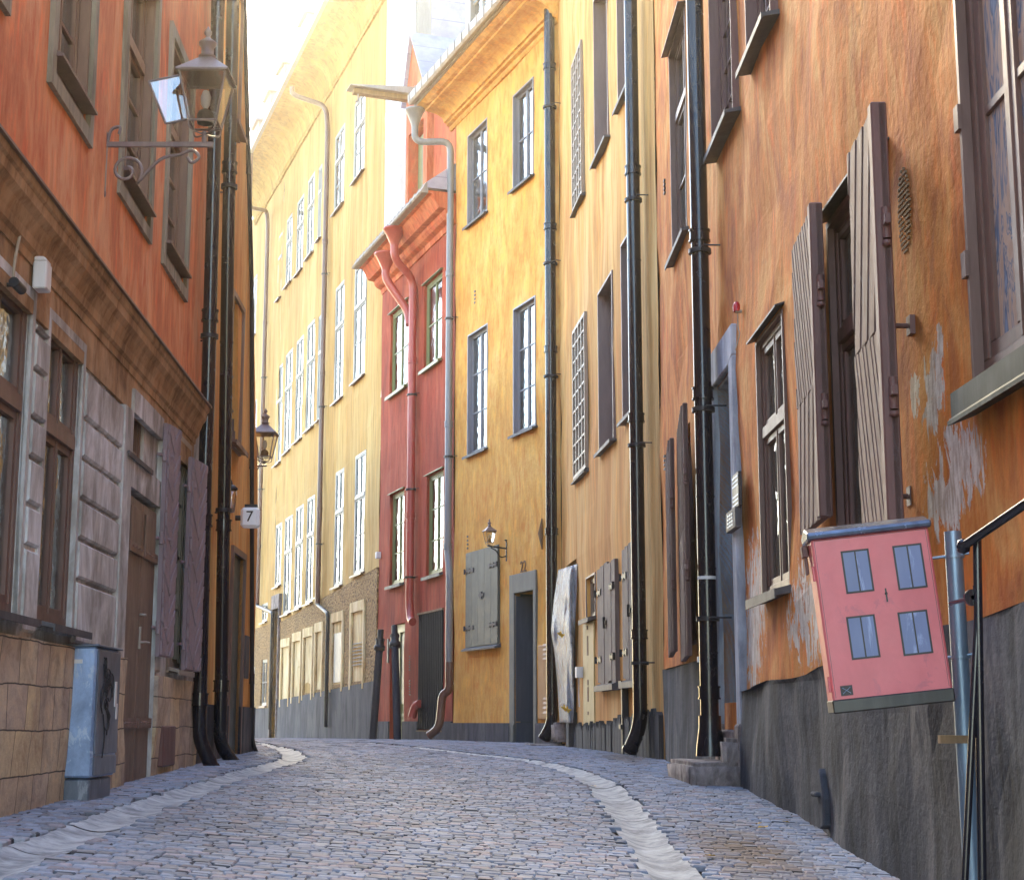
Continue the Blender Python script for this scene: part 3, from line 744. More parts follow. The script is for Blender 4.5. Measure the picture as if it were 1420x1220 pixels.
for k in range(len(hw)-1):
    r = (w7[0]-.12*k*1.4, w7[1]-.12*k*1.4, w7[2]+3.4*k, w7[3]+3.4*k) if 0 else (w7[0], w7[1], w7[2]+3.4*k, w7[3]+3.4*k)
    r2 = (shear(r[0], r[2]), shear(r[1], r[2]), r[2], r[3])
    window(fL2, r2, 2, 4, 'brown_frame', sb=.03, glass='bright_glass', sill=('brown_frame', .1, .03), surround=('upper_frame', .06, .03))
m = MB(); m.box(d7[0]-.001, d7[1], .30, .34, .2, d7[3]); m.box(d7[0], d7[1], .03, .06, .2, d7[3]); m.build('door', 'dark_door', bH)
m = MB(); m.box(d7[0]-.07, d7[0], -.035, .1, .2, d7[3]+.07); m.box(d7[1], d7[1]+.07, -.035, .1, .2, d7[3]+.07); m.box(d7[0], d7[1], -.035, .1, d7[3], d7[3]+.07); m.build('door_frame', 'brown_frame', bH)
m = MB(); m.box(d7[0]-.05, d7[1]+.05, -.22, .2, .3, .53); m.build('doorstep', 'step_stone', bH, bevel=.02)
a = fL2.rect(337, 880, 940, 342); m = MB(); m.box(a[0], a[1], -.03, .0, a[2], a[3]); m.build('intercom', 'sheet_metal', bH, bevel=.004)
pu2 = fL2.at(308, 900, .15)[0]
qs = [fL2.at(318, 60, .12), fL2.at(316, 350, .12), fL2.at(312, 620, .12), fL2.at(306.5, 960, .12)]
qs[0] = (qs[0][0]-.06, TOPH-.1)
pipe(fL2, [(a, .12, b) for a, b in qs]+[(qs[3][0]+.02, .12, .78), (qs[3][0]+.28, .24, .56)], .066, collars=(6.6, 2.95, 1.35), boot=True, brackets=(6.4, 3.1), label='glossy black drainpipe beside the amber doorway', seams=(4.8, .8))
pipe(fL2, [(shear(E2, TOPH)-.45, .035, TOPH-.1), (shear(E2, 6)-.40, .035, 6), (E2-.25, .035, .75), (E2-.15, .12, .55)], .026, 'black_iron', collars=(7.3, 4, 1.5), n_seg=10, label='thin black drainpipe at the far corner of the amber house')
# sign 7
u, z = fL2.at(333, 718, .05); pw = fL2.world(u, 0, z)
t = empty('number_sign', pw, 0, 'rounded white glass sign reading 7 on the amber house corner', 'sign')
m = MB(); m.box(.06, .27, -.06, .06, -.115, .115); m.build('sign_box', 'sign_white', t, bevel=.03)
m = MB(); m.tube([(-.02, 0, .0), (.07, 0, .0)], .03, 10); m.box(.1, .24, -.03, .03, .115, .15); m.build('sign_holder', 'black_iron', t)
def text_part(s, size, mat, parent, name, loc, rot, ext=.003):
    cu = bpy.data.curves.new(name, 'FONT'); cu.body = s; cu.size = size; cu.extrude = ext; cu.align_x = 'CENTER'; cu.align_y = 'CENTER'; cu.materials.append(MATS[mat])
    o = bpy.data.objects.new(name, cu); COL.objects.link(o)
    bpy.context.view_layer.update(); dg = bpy.context.evaluated_depsgraph_get()
    me = bpy.data.meshes.new_from_object(o.evaluated_get(dg)); bpy.data.objects.remove(o)
    o = bpy.data.objects.new(name, me); COL.objects.link(o); o.parent = parent; o.location = loc; o.rotation_euler = rot; return o
text_part('7', .17, 'painted_black', t, 'numeral', (.165, -.064, .005), (R(90), 0, 0), .004)
# small globe lamp
u, z = fL2.at(321, 690, .14); t = empty('wall_lamp', fL2.world(u, 0, z), fL2.rz, 'small bracket lamp on the amber wall above the dark doorway', 'lamp')
m = MB(); m.tube(rounded([(0, 0, .16), (0, -.12, .2), (0, -.14, .14)], .05), .012, 8); m.lathe([(.06, 0), (.065, .02), (.03, .05), (0, .06)], (0, -.14, .08), 10); m.build('lamp_arm', 'black_iron', t)
m = MB(); m.lathe([(0, -.16), (.035, -.15), (.055, 0), (.05, .08), (0, .085)], (0, -.14, 0), 12); m.build('lamp_glass', 'lantern_glass', t)
u, z = fL2.at(349, 631, .0); p = fL2.world(E2-.1, 0, fL2.z(346, 631))
t = lantern('wall_lantern', 'dark iron street lantern on a short arm at the far corner of the amber house', (p.x+.07, p.y, p.z+.04), .63)
m = MB(); m.tube([(-.16, 0, -.03), (.03, 0, -.03)], .014, 8); m.box(-.19, -.16, -.03, .03, -.12, .05); m.tube(rounded([(-.16, 0, -.1), (-.09, 0, -.1), (-.06, 0, -.03)], .05), .008, 6); m.build('wall_bracket', 'lantern_brown', t)

# ================================================================ UNSEEN HOUSE ADDED ROUND THE BEND (blocks light, fills reflections)
fB = Fac((-4.2, 20.6), (-12.6, 46.0))
bB = fB.building('bend_house', 'ochre house round the left bend, behind the amber house, only mirrored in far windows', 'building')
hbb = [(1.2+2.3*i, 2.2+2.3*i, 1.4+3.4*k, 3.3+3.4*k) for i in range(11) for k in range(2)]
wall(fB, 'wall', 0, fB.len, -.1, 8.2, hbb, 'amber_plaster', amp=.0, step=3)
wall(fB, 'plinth', 0, fB.len, -.1, 1.2, [], 'far_plinth', n=.05, hd=0, rim=True, back=None, step=3)
m = MB(); m.box(0, fB.len, .62, 7, -.2, 8.2); m.build('rear_wall', 'amber_plaster', bB)
for a_, b_, c_, d_ in hbb:
    m = MB(); m.box(a_, b_, .1, .13, c_, d_)
    w = m.build('window', 'bright_glass', bB)
    m = MB(); m.box((a_+b_)/2-.03, (a_+b_)/2+.03, .06, .1, c_, d_); m.box(a_, b_, .06, .1, (c_+d_)/2-.03, (c_+d_)/2+.03); m.build('frame', 'white_frame', w)

# ================================================================ FAR YELLOW HOUSES
def far_windows(f, specs, **kw):
    out = []
    for xl, yt, yb, xr in specs: out.append(f.rect(xl, yt, yb, xr))
    return out
bF = fF.building('long_yellow_house', 'long pale yellow house with rows of white windows above a pebbled ground floor', 'building')
rowA = far_windows(fF, [(385.6,331,416,390.5),(397,308,398,405),(411.5,284,382,420.6),(426.2,254,359,435.4),(441,236,334,446),(464,193,297,477.4),(491,147.5,254,506)])
rowB = far_windows(fF, [(382.6,514,645,391),(394.8,495,629,404.7),(410,476.6,613.6,419.7),(425,455,598,436),(440.5,442,584,445.5),(464.2,403,559,476.7),(491,375,531,507)])
rowC = far_windows(fF, [(381.8,729.5,813.6,390.2),(393.8,720.7,852,404),(409,706,844.6,419.7),(424.8,693,837,435),(439.8,684,827,445.5),(464,657,813.6,476),(491.5,634,797,506)])
print('F rows', [tuple(round(x, 2) for x in r) for r in rowA+rowB+rowC])
niche = far_windows(fF, [(392.5,898,971,403),(408.5,890,965.6,419),(423.5,884,961,435),(440,877,956,449),(463,864,949,477),(490,850,945,506.5)])
dF = fF.rect(379.5, 846, 985, 388); dF = (dF[0], dF[1], .3, dF[3])
zr0, zr1 = fF.z(351, 878), fF.z(523, 787); zj = fF.z(523, 5); zj2 = fF.z(375, 288); EF = fF.len
print('F heights', zr0, zr1, zj, zj2)
zj = (zj+zj2)/2
hl = rowA+rowB+rowC+[dF]
wall(fF, 'wall', 0, EF, 0, zj+.6, hl, 'pale_yellow_plaster', amp=.02)
nr = niche
zrt = (zr0+zr1)/2
wall(fF, 'roughcast_base', .95, EF, 0, 6.5, rowC+[dF]+niche, 'roughcast', n=.035, hd=0, rim=True, back=None, topfn=lambda u: zr0+(zr1-zr0)*u/EF)
pz0, pz1 = fF.z(392, 971), fF.z(519, 943)
print('plinth z', pz0, pz1)
wall(fF, 'plinth', 0, EF, 0, 3.2, [dF], 'far_plinth', n=.07, hd=0, rim=True, back=None, topfn=lambda u: pz0+(pz1-pz0)*u/EF-.02)
for i, r in enumerate(rowA+rowB+rowC):
    tall = (r[3]-r[2]) > 2.3
    window(fF, r, 2, 2, 'white_frame', sb=.0, fw=.06, mw=.03, transom=.64 if tall else None, rows_top=1 if tall else 1, glass='bright_glass', cur='side', sill=('brown_frame', .09, .03))
for i, r in enumerate(niche):
    u0, u1, z0, z1 = r; s = .13; m = MB()
    m.box(u0-s, u0, -.085, .0, z0-.2, z1+s*2); m.box(u1, u1+s, -.085, .0, z0-.2, z1+s*2); m.box(u0, u1, -.085, .0, z1, z1+s*2)
    m.box(u0, u1, -.012, .0, z0-.3, z1)
    o = m.build('blind_niche', 'niche_plaster', bF)
    if i == 4:
        m = MB(); m.box(u0+.2, u1-.03, -.045, -.014, z0+.05, z1-.3); m.build('door_leaf', 'blue_grey_frame', o)
    if i == 5:
        m = MB(); zz = z0+.55*(z1-z0)
        for k in range(7): m.prof([(.03, zz-.09*k), (.06, zz-.09*k-.02), (.06, zz-.09*k-.03), (.03, zz-.09*k-.01)], u0+.12, u1-.12)
        m.build('vent_grille', 'sheet_metal', o)
m = MB(); m.box(dF[0], dF[1], .2, .24, 0, dF[3]); m.build('door', 'brown_door', bF)
m = MB(); m.box(dF[0]-.18, dF[0], -.1, .1, 0, dF[3]+.45); m.box(dF[1], dF[1]+.12, -.1, .1, 0, dF[3]+.45); m.box(dF[0], dF[1], -.1, .1, dF[3], dF[3]+.45); m.build('door_surround', 'step_stone', bF)
# cove, gutter and roof
def eave(f, u0, u1, zj, over, rise, mat, par, gutter='pale_sheet', roof='roof_sheet', slope=.75, back=5, steps=8, mould=True):
    pts = [(-.02, zj)]
    if mould: pts += [(.06, zj), (.07, zj+.06), (.10, zj+.09)]
    st = pts[-1]
    for k in range(1, steps+1):
        t = k/steps*math.pi/2; pts.append((st[0]+(over-st[0])*(1-math.cos(t)), st[1]+(zj+rise-st[1])*math.sin(t)))
    pts += [(over, zj+rise+.05), (-.02, zj+rise+.05)]
    m = MB(); m.prof(pts, u0, u1); m.build('eave_cove', mat, par)
    z = zj+rise; m = MB(); m.prof([(over+.0, z+.0), (over+.12, z+.02), (over+.13, z+.14), (over+.115, z+.14), (over+.10, z+.04), (over+.01, z+.03)], u0-.05, u1+.05)
    k = 0; u = u0
    while u < u1: m.prof([(over, z+.06), (over+.13, z+.15), (over+.13, z+.165), (over, z+.16)], u, u+.03); u += .45
    m.build('gutter', gutter, par)
    m = MB(); m.prof([(over+.02, z+.06), (over+.02, z+.12), (-back, z+.12+slope*(back+over)), (-back, z+.06)], u0, u1); m.build('roof', roof, par)
eave(fF, -6.0, EF+.0, zj, 1.0, .95, 'cream_yellow_plaster', bF, slope=1.0, back=6)
solid(fF, -6.0, EF, zj+.6, 8, 'white_gable')
for i, (xl, yt) in enumerate(((345,177),(361,138),(379,100),(409,33))):
    u0 = fF.u(xl, 1000, .55); u, z1 = fF.at(xl, yt, .5); w = 1.1
    m = MB(); zb = zj+1.0
    m.box(u, u+w, -.30, 2.6, zb, z1-.1); m.prof([(.42, z1-.1), (.45, z1+.02), (-2.8, z1+.12), (-2.8, z1-.1)], u-.12, u+w+.12, 1)
    d = m.build('dormer', ['pale_sheet', 'roof_sheet'], bF)
    m = MB(); m.box(u+.15, u+w-.15, -.345, -.31, zb+.15, z1-.25); d2 = m.build('dormer_window', 'white_frame', d)
# gable end above the red house
m = MB(); m.box(-.0+EF-.3, EF+.035, .01, .78, 9.0, 24.0); m.build('gable_wall', 'white_gable', bF)
m = MB(); m.box(EF-.3, EF+.06, .79, 1.2, 9.0, 24.0); m.build('gable_flashing', 'pale_sheet', bF)
m = MB(); m.box(EF-.3, EF+.03, 1.2, 9.0, 9.0, 24.0); m.build('slate_cladding', 'roof_slate', bF)
gx, gz = fF.at(405, 125, 1.05); px_, pz_ = fF.at(455, 150, .12)
pipe(fF, [(gx, 1.05, gz+.1), (gx, 1.05, gz-.15), (px_-.12, .16, pz_+.1), (px_, .12, pz_-.6), (px_, .12, fF.z(448, 835, .12))], .075, 'brown_pipe', collars=(15, 11, 7), n_seg=12, rad=.3, label='brown drainpipe bending down from the far eave', brackets=(14, 10, 6))
ub, zb_ = fF.at(447, 836, .12); uc = fF.u(456, 860, .12)
pipe(fF, [(px_, .12, zb_+1.0), (px_, .12, zb_), (uc, .15, zb_-.35), (uc, .15, .85)], .055, 'black_iron', collars=(zb_+.5, 1.6), n_seg=12, rad=.12, label='black lower drainpipe on the pebbled wall')

bG = fG.building('far_yellow_house', 'yellow house farthest down the street, partly hidden behind the amber corner', 'building')
EG = fG.len
rg = far_windows(fG, [(348.7,392,470,355.5),(348,562,668,355),(348,765,845,354),(363.5,838,863,371)])
rg2 = far_windows(fG, [(363.5,915,978,371.5),(349,925,985,354)])
wall(fG, 'wall', 0, EG-.02, 0, zj+.5, rg+rg2, 'pale_yellow_plaster', amp=.02)
gz0 = fG.z(360, 870)
wall(fG, 'roughcast_base', 2, EG-.04, 0, gz0, rg2+rg, 'roughcast', n=.035, hd=0, rim=True, back=None)
wall(fG, 'plinth', 0, EG-.03, 0, fG.z(360, 982), rg2, 'far_plinth', n=.07, hd=0, rim=True, back=None)
for r in rg+rg2: window(fG, r, 2, 2, 'white_frame', sb=.0, fw=.06, mw=.03, glass='bright_glass', sill=('brown_frame', .09, .03))
solid(fG, 0, EG, zj+.5, 8, 'white_gable')
a, za = fF.at(346, 292, 1.05); b, zb2 = fF.at(372, 293, .12)
pipe(fF, [(a, 1.05, zj+.95), (a, 1.05, za+.1), (b-.1, .16, zb2+.05), (b, .12, zb2-.5), (b, .12, fF.z(369, 832, .12))], .075, 'brown_pipe', collars=(15, 11, 7), n_seg=12, rad=.3, label='brown drainpipe between the two far yellow houses', brackets=(13, 9))
zb3 = fF.z(369, 835, .12); uc = fF.u(379, 860, .12)
pipe(fF, [(b, .12, zb3+.8), (b, .12, zb3), (uc, .15, zb3-.45), (uc, .15, .75)], .06, 'black_iron', collars=(zb3+.5, 2), n_seg=12, label='black lower drainpipe beside the far brown door')

# ================================================================ RED HOUSE
bR = fR.building('red_house', 'narrow dark red house with moulded jetty eave, hoist gable and a black corrugated door', 'building')
ER = fR.len
wr = [fR.rect(541,437.6,549.8,566), fR.rect(588,397,514,613), fR.rect(541,687,812,560.5), fR.rect(591.5,661,799,615)]
dg = fR.rect(541, 867, 1020, 560.5); dg = (dg[0], dg[1], .3, dg[3]); db = fR.rect(581, 853, 1012, 615)
zjr = (fR.z(524, 417)+fR.z(618, 308))/2
print('R', zjr, wr, fR.z(487,392,.6), fR.z(618,230,.6))
zer = (fR.z(487,392,.62)+fR.z(618,232,.62))/2
wall(fR, 'wall', 0.01, ER-.01, -.1, zjr+.5, wr+[dg, db], 'red_plaster', amp=.02)
wall(fR, 'plinth', 0.02, ER-.02, -.1, fR.z(600, 1001)+.02, [dg, db], 'far_plinth', n=.04, hd=0, rim=True, back=None)
solid(fR, 0, ER, zjr+.3, 7)
for i, r in enumerate(wr):
    window(fR, r, 2, 2 if i < 2 else 3, 'green_frame', sb=.06, fw=.07, mw=.03, glass='window_glass', cur='side', sill=('sheet_metal' if i > 1 else 'green_frame', .10, .05), hood=('green_frame', .07, .02))
m = MB(); m.box(dg[0], dg[1], .1, .14, .3, dg[3]); d = m.build('door', 'green_frame', bR)
m = MB(); uu = (dg[0]+dg[1])/2; m.box(uu+.02, dg[1]-.1, .08, .1, 1.4, dg[3]-.25); m.build('door_pane', 'dark_door', d)
m = MB(); m.box(dg[0]+.02, dg[1]-.02, .05, .1, dg[3]-.2, dg[3]-.12); m.box(uu-.04, uu+.04, .05, .1, .3, dg[3]-.2)
for k in range(5): m.box(uu+.06, dg[1]-.1, .085, .1, .55+.14*k, .62+.14*k)
m.build('door_rail', 'green_frame', d)
m = MB(); n = 14; u0, u1 = db[0], db[1]
for k in range(n):
    a = u0+(u1-u0)*k/n; b = u0+(u1-u0)*(k+1)/n; q = (b-a)
    m.prof([(0,0)]*0 or [(.0, db[2]), (.0, db[2]+.001), (.0, db[2])], a, b) if 0 else m.poly_prism([(a+q*.1, .03), (a+q*.3, -.03), (a+q*.7, -.03), (a+q*.9, .03)], lambda p, kk: (p[0], p[1], (db[2]+.02, db[3])[kk]))
m.box(u0, u1, .03, .06, db[2]+.02, db[3]); o = m.build('corrugated_door', 'corrugated_black', bR)
m = MB(); m.box(u0-.03, u1+.03, -.05, .05, db[3], db[3]+.04); m.box(u0-.03, u1+.03, -.05, .05, db[2]-.03, db[2]); m.build('door_rail', 'vent_rust', o)
for (x, y) in ((568.5, 918), (568.5, 952)):
    u, z = fR.at(x, y); m = MB()
    for k in range(6): m.box(u-.06, u+.06, -.012, -.006+.008, z-.18+.06*k, z-.155+.06*k)
    m.build('vent', 'door_dark' if 0 else 'painted_black', bR)
# jetty
m = MB(); z = zjr; o_ = .62; top = zer
m.prof([(-.02, z-.12), (.03, z-.12), (.05, z+.0), (.16, z+.05), (.22, z+.12), (.24, z+.2), (.38, z+.22), (.48, top-.12), (.54, top-.02), (o_, top-.01), (o_, top+.05), (-.02, top+.05)], 0.0, ER-.02)
m.build('jetty_cornice', 'red_orange_plaster', bR)
m = MB(); m.prof([(o_, top), (o_+.14, top+.0), (o_+.17, top+.03), (o_+.05, top+.24), (o_, top+.24)], -.12, ER-.05)
u = 0
while u < ER: m.prof([(o_+.19, top+.01), (o_+.06, top+.26), (o_+.04, top+.24), (o_+.16, top)], u, u+.03); u += .33
m.build('gutter', 'pale_sheet', bR)
m = MB(); m.prof([(o_+.02, top+.12), (o_+.02, top+.26), (0, top+.75), (-4.5, top+4.6), (-4.5, top+.1)], -.1, ER-.05); m.build('roof', 'roof_slate', bR)
# hoist gable
ga, gb = fR.u(561, 450), fR.u(592, 350); gp, gzp = fR.at(574.5, 50); zg0 = top+.2; _, zgr = fR.at(592, 118)
gl = fR.at(561, 135)[1]
m = MB(); rc = fR.rect(567, 190, 292, 588)
pts = [(ga, zg0), (gb, zg0), (gb, gl), (gp, gzp), (ga, gl)]
m.poly_prism([(rc[1], zg0), (gb+.0, zg0), (gb, zgr), (gp, gzp), (gp, rc[3]), (rc[1], rc[3])], lambda p, k: (p[0], (-.02, .3)[k], p[1]))
m.poly_prism([(ga, zg0), (rc[0], zg0), (rc[0], rc[3]), (gp, rc[3]), (gp, gzp), (ga, gl)], lambda p, k: (p[0], (-.02, .3)[k], p[1]))
m.box(rc[0], rc[1], .28, .3, zg0, rc[3]); m.box(ga, gb, .3, 4, zg0, gl-.2)
m.build('hoist_gable', 'red_orange_plaster', bR)
m = MB(); m.box(rc[0]+.1, rc[1]-.05, .2, .27, zg0, rc[3]-.1); m.build('hatch_door', 'green_frame', bR)
m = MB()
for (q0, q1) in (((ga-.15, gl-.35), (gp, gzp+.03)), ((gp, gzp+.03), (gb+.25, zgr-.4))):
    vs = [(q0[0], -.12, q0[1]), (q1[0], -.12, q1[1]), (q1[0], 4.2, q1[1]), (q0[0], 4.2, q0[1])]; m.add(vs+[(x, y, z+.05) for x, y, z in vs], [(0,1,2,3), (7,6,5,4), (0,4,5,1), (1,5,6,2), (2,6,7,3), (3,7,4,0)])
m.build('gable_roof', 'roof_slate', bR)
m = MB(); ur = fR.u(634, 200); m.box(gb+.05, ER+.3, .12, .4, zg0, zgr-.4); m.build('dormer_wall', 'red_orange_plaster', bR)
# beam
bu, bz = fR.at(577, 136, .0); 
m = MB(); bl = 1.55
m.prof([(-.1, bz-.12), (bl, bz-.10), (bl, bz+.0), (-.1, bz-.0)], bu-.10, bu+.10)
m.prof([(-.1, bz+.0), (bl+.12, bz+.02), (bl+.12, bz+.04), (-.1, bz+.2)], bu-.22, bu+.22, 1)
m.tube([(bu, -bl+.12, bz-.1), (bu, -bl+.12, bz-.28), (bu+.06, -bl+.05, bz-.32)], .02, 8, 1); m.build('hoist_beam', ['shelf_brown', 'pale_sheet'], bR)
def P3(f, px, py, n): u, z = f.at(px, py, n); return (u, n, z)
a = P3(fR, 535, 372, o_+.02); e = P3(fR, 566, 432, .14)
pipe(fR, [a, (a[0], a[1], a[2]-.25), e, (e[0]+.1, .14, e[2]-.35)], .095, 'red_pipe', n_seg=12, rad=.2, hopper=(a[0], a[1], a[2]-.05), label='upper red drainpipe with a wide hopper at the left')
a = P3(fR, 547, 338, o_+.02); e = P3(fR, 573, 388, .12); low = P3(fR, 573.5, 840, .12)
pipe(fR, [a, (a[0], a[1], a[2]-.35), e, (e[0], .12, e[2]-.5), (e[0], .12, low[2]), (e[0]+.2, .14, low[2]-.3), (e[0]+.35, .14, low[2]-.35)], .095, 'red_pipe', collars=(9.2, 5.6), n_seg=12, rad=.22, hopper=(a[0], a[1], a[2]-.05), label='main red drainpipe down the middle of the red house', brackets=(8.4, 6.2, 4.2))
u, z = fR.at(576, 985, .1); m = MB(); m.tube(rounded([(u+.2, -.06, z+.15), (u+.02, -.12, z+.1), (u-.05, -.16, z-.14)], .1), .09, 12); m.build('drain_stub', 'red_pipe', bR)
u, z = fR.at(527.5, 770); m = MB(); m.box(u-.05, u+.07, -.12, .0, z-.08, z+.08); m.build('junction_box', 'white_lip', bR, bevel=.01)
u, z = fR.at(539, 902); m = MB(); m.box(u-.06, u+.06, -.03, .0, z-.28, z+.28)
m.build('intercom', 'sheet_metal', bR)

# leaning posts
def leaning_post(px_top, py_top, px_bot, py_bot, n_top, n_bot, label):
    ub, _ = fR.at(px_bot, py_bot, n_bot); b = fR.world(ub, n_bot, 0); b.z = ground(b.x, b.y)-.03; u, z = fR.at(px_top, py_top, n_top); tp = fR.world(u, n_top, z)
    t = empty('drainpipe_post', b, 0, label, 'post', 'black posts leaning before the red house')
    d = tp-b; ln = d.length; r = .075
    m = MB(); S = [d*k for k in (0, .80)]; m.tube(S, r*1.25, 6); m.build('post', 'blue_black_post', t)
    m = MB(); m.tube([d*.80, d*.815, d*.85, d*.855], [r*1.0, r*1.75, r*1.75, r*1.5], 14); m.tube([d*.855, d*.905], r*1.3, 14); m.tube([d*.905, d*.915], r*1.5, 14); m.tube([d*.915, d], r*.95, 14); m.build('sleeve', 'black_iron', t)
leaning_post(528, 873, 517, 1024, .30, .55, 'black post tilting to the left at the corner of the red house')
leaning_post(547, 868, 551, 1026, .25, .5, 'upright black post in front of the green door of the red house')

# ================================================================ GOLDEN HOUSE 22
bM = fM.building('golden_house', 'golden yellow house numbered 22 with blue-grey windows and a closed grey-green shutter', 'building')
EM = fM.len
wm = [fM.rect(648.5,190,315,676), fM.rect(711.5,134,265,740), fM.rect(648.5,466,632,676.4), fM.rect(712,429,603.6,743)]
dm = fM.rect(714.6, 823, 1000, 741); dm = (dm[0], dm[1], .2, dm[3]); sm_ = fM.rect(649, 767, 898, 693.5); df = fM.rect(708, 798, 1001, 745)
zjm = (fM.z(627,170)+fM.z(766,38))/2
wall(fM, 'wall', .01, EM-.01, -.1, zjm+.3, wm+[dm], 'golden_plaster', amp=.02, back='door_dark')
zpl = fM.z(670, 1002)
wall(fM, 'plinth', .02, EM-.02, -.1, zpl, [(df[0], df[1], -1, 5)], 'far_plinth', n=.05, hd=0, rim=True, back=None)
solid(fM, 0, EM, zjm+.2, 8)
for i, r in enumerate(wm):
    window(fM, r, 2, 2 if i < 2 else 3, 'blue_grey_frame', sb=.07, fw=.045, mw=.028, glass='bright_glass', cur='full', curm='curtain_white', lining=('blue_grey_frame', .03, .012), sill=('sheet_metal', .09, .03))
m = MB(); u0, u1, z0, z1 = df; a, b, c_, d_ = dm
m.box(u0, a, -.03, .12, -.1, z1-.33); m.box(b, u1, -.03, .12, -.1, z1-.33); m.box(u0, u1, -.032, .12, d_, z1)
m.box(a-.02, a, -.05, .1, -.1, .95); m.build('door_surround', 'portal_grey', bM, bevel=.008)
m = MB(); m.box(a+.0, a+.02, .10, .6, -.1, d_); m.box(a, b, .42, .44, -.1, d_); dd = m.build('door', 'dark_door', bM)
m = MB(); m.box(a+.02, a+.05, .0, .42, 1.0, d_-.05); m.box(a+.02, a+.055, .0, .42, 0, .98); m.build('door_leaf', 'blue_grey_door', dd)
m = MB(); u0, u1, z0, z1 = sm_; m.box(u0, u1, -.03, .0, z0, z1)
k = 5
for i in range(k):
    w = (u1-u0)/k; m.box(u0+w*i+.004, u0+w*(i+1)-.004, -.055, -.03, z0+.01, z1-.01)
sh_ = m.build('shutter', 'green_grey_shutter', bM)
def strap(mb, u, z, s, L_=.42, y=-.056):
    mb.box(u, u+s*L_, y-.012, y, z-.022, z+.022); mb.lathe([(.0,0)], (0,0,0), 3) if 0 else None
    mb.box(u+s*L_*.45, u+s*L_*.6, y-.014, y, z-.05, z+.05); mb.box(u+s*L_*.9, u+s*(L_+.05), y-.014, y, z-.045, z+.045); mb.tube([(u-s*.01, y-.02, z-.05), (u-s*.01, y-.02, z+.05)], .02, 8)
for zz in (.2, .8):
    for ue, sg in ((u0, 1), (u1, -1)): m = MB(); strap(m, ue, z0+(z1-z0)*zz, sg); m.build('strap_hinge', 'sheet_metal', sh_)
m = MB(); m.box((u0+u1)/2-.15, (u0+u1)/2+.15, -.07, -.056, z0+(z1-z0)*.52-.03, z0+(z1-z0)*.52+.03); m.box((u0+u1)/2-.05, (u0+u1)/2+.05, -.075, -.056, z0+(z1-z0)*.52-.07, z0+(z1-z0)*.52+.07)
m.build('latch', 'sheet_metal', sh_)
m = MB(); m.prof([(.13, z0-.08), (.13, z0-.05), (-.0, z0+.02), (0, z0-.06)], u0-.05, u1+.05); m.build('sill', 'sheet_metal', sh_)
u, z = fM.at(726.5, 786, .0); o = text_part('22', .30, 'vent_rust', bM, 'numeral', (u, -.012, z), (R(90), 0, 0), .008)
# cornice
z = zjm; ov = .8; ztop = (fM.z(596,121,.8)+fM.z(714,0,.8))/2
print('M', zjm, ztop)
m = MB(); pts = [(-.02, z-.12), (.03, z-.12), (.05, z-.08), (.05, z-.02), (.12, z+.0), (.13, z+.05), (.18, z+.06)]
for k in range(1, 8):
    t_ = k/7*math.pi/2; pts.append((.18+.36*(1-math.cos(t_)), z+.06+.2*math.sin(t_)))
pts += [(.60, z+.27), (.62, z+.30), (.70, z+.31), (ov, ztop-.02), (ov, ztop+.03), (-.02, ztop+.03)]
m.prof(pts, -.35, EM); m.build('cornice', 'golden_trim', bM)
m = MB(); m.prof([(ov, ztop), (ov+.06, ztop), (ov+.07, ztop+.06), (ov+.0, ztop+.05)], -.4, EM); m.build('eave_edge', 'pale_sheet', bM)
m = MB(); m.prof([(ov+.0, ztop+.05), (ov+.16, ztop+.0), (ov+.2, ztop+.05), (ov+.2, ztop+.22), (ov+.16, ztop+.24), (ov+.0, ztop+.24)], -.42, EM)
u = -.3
while u < EM: m.prof([(ov+.205, ztop), (ov+.22, ztop+.02), (ov+.22, ztop+.24), (ov+.205, ztop+.25)], u, u+.02); u += .42
m.build('gutter', 'pale_sheet', bM)
m = MB(); m.prof([(ov, ztop+.1), (ov, ztop+.25), (0, ztop+.6), (-1.2, ztop+4.0), (-5, ztop+5.2), (-5, ztop+.1)], -.35, EM); m.build('roof', 'roof_slate', bM)
u, zz = fM.at(650, 20, .2); m = MB(); m.box(u-.2, u+.1, -.2, 2, ztop+.4, ztop+3.0); m.box(u+1.15, u+1.4, -.2, 2, ztop+.4, ztop+3.0); m.box(u+.1, u+1.15, -.2, 2, ztop+2.6, ztop+3.0); m.box(u+.1, u+1.15, -.2, 2, ztop+.3, ztop+.6); m.box(u-.35, u+1.55, -.35, 2, ztop+3.0, ztop+3.15)
d = m.build('dormer', 'pale_sheet', bM)
m = MB(); m.box(u+.1, u+1.15, -.1, -.05, ztop+.6, ztop+2.6); m.build('dormer_pane', 'bright_glass', d)
m = MB(); m.box(u+.58, u+.67, -.14, -.1, ztop+.6, ztop+2.6); m.box(u+.1, u+1.15, -.135, -.1, ztop+1.7, ztop+1.76); m.build('dormer_mullion', 'white_frame', d)
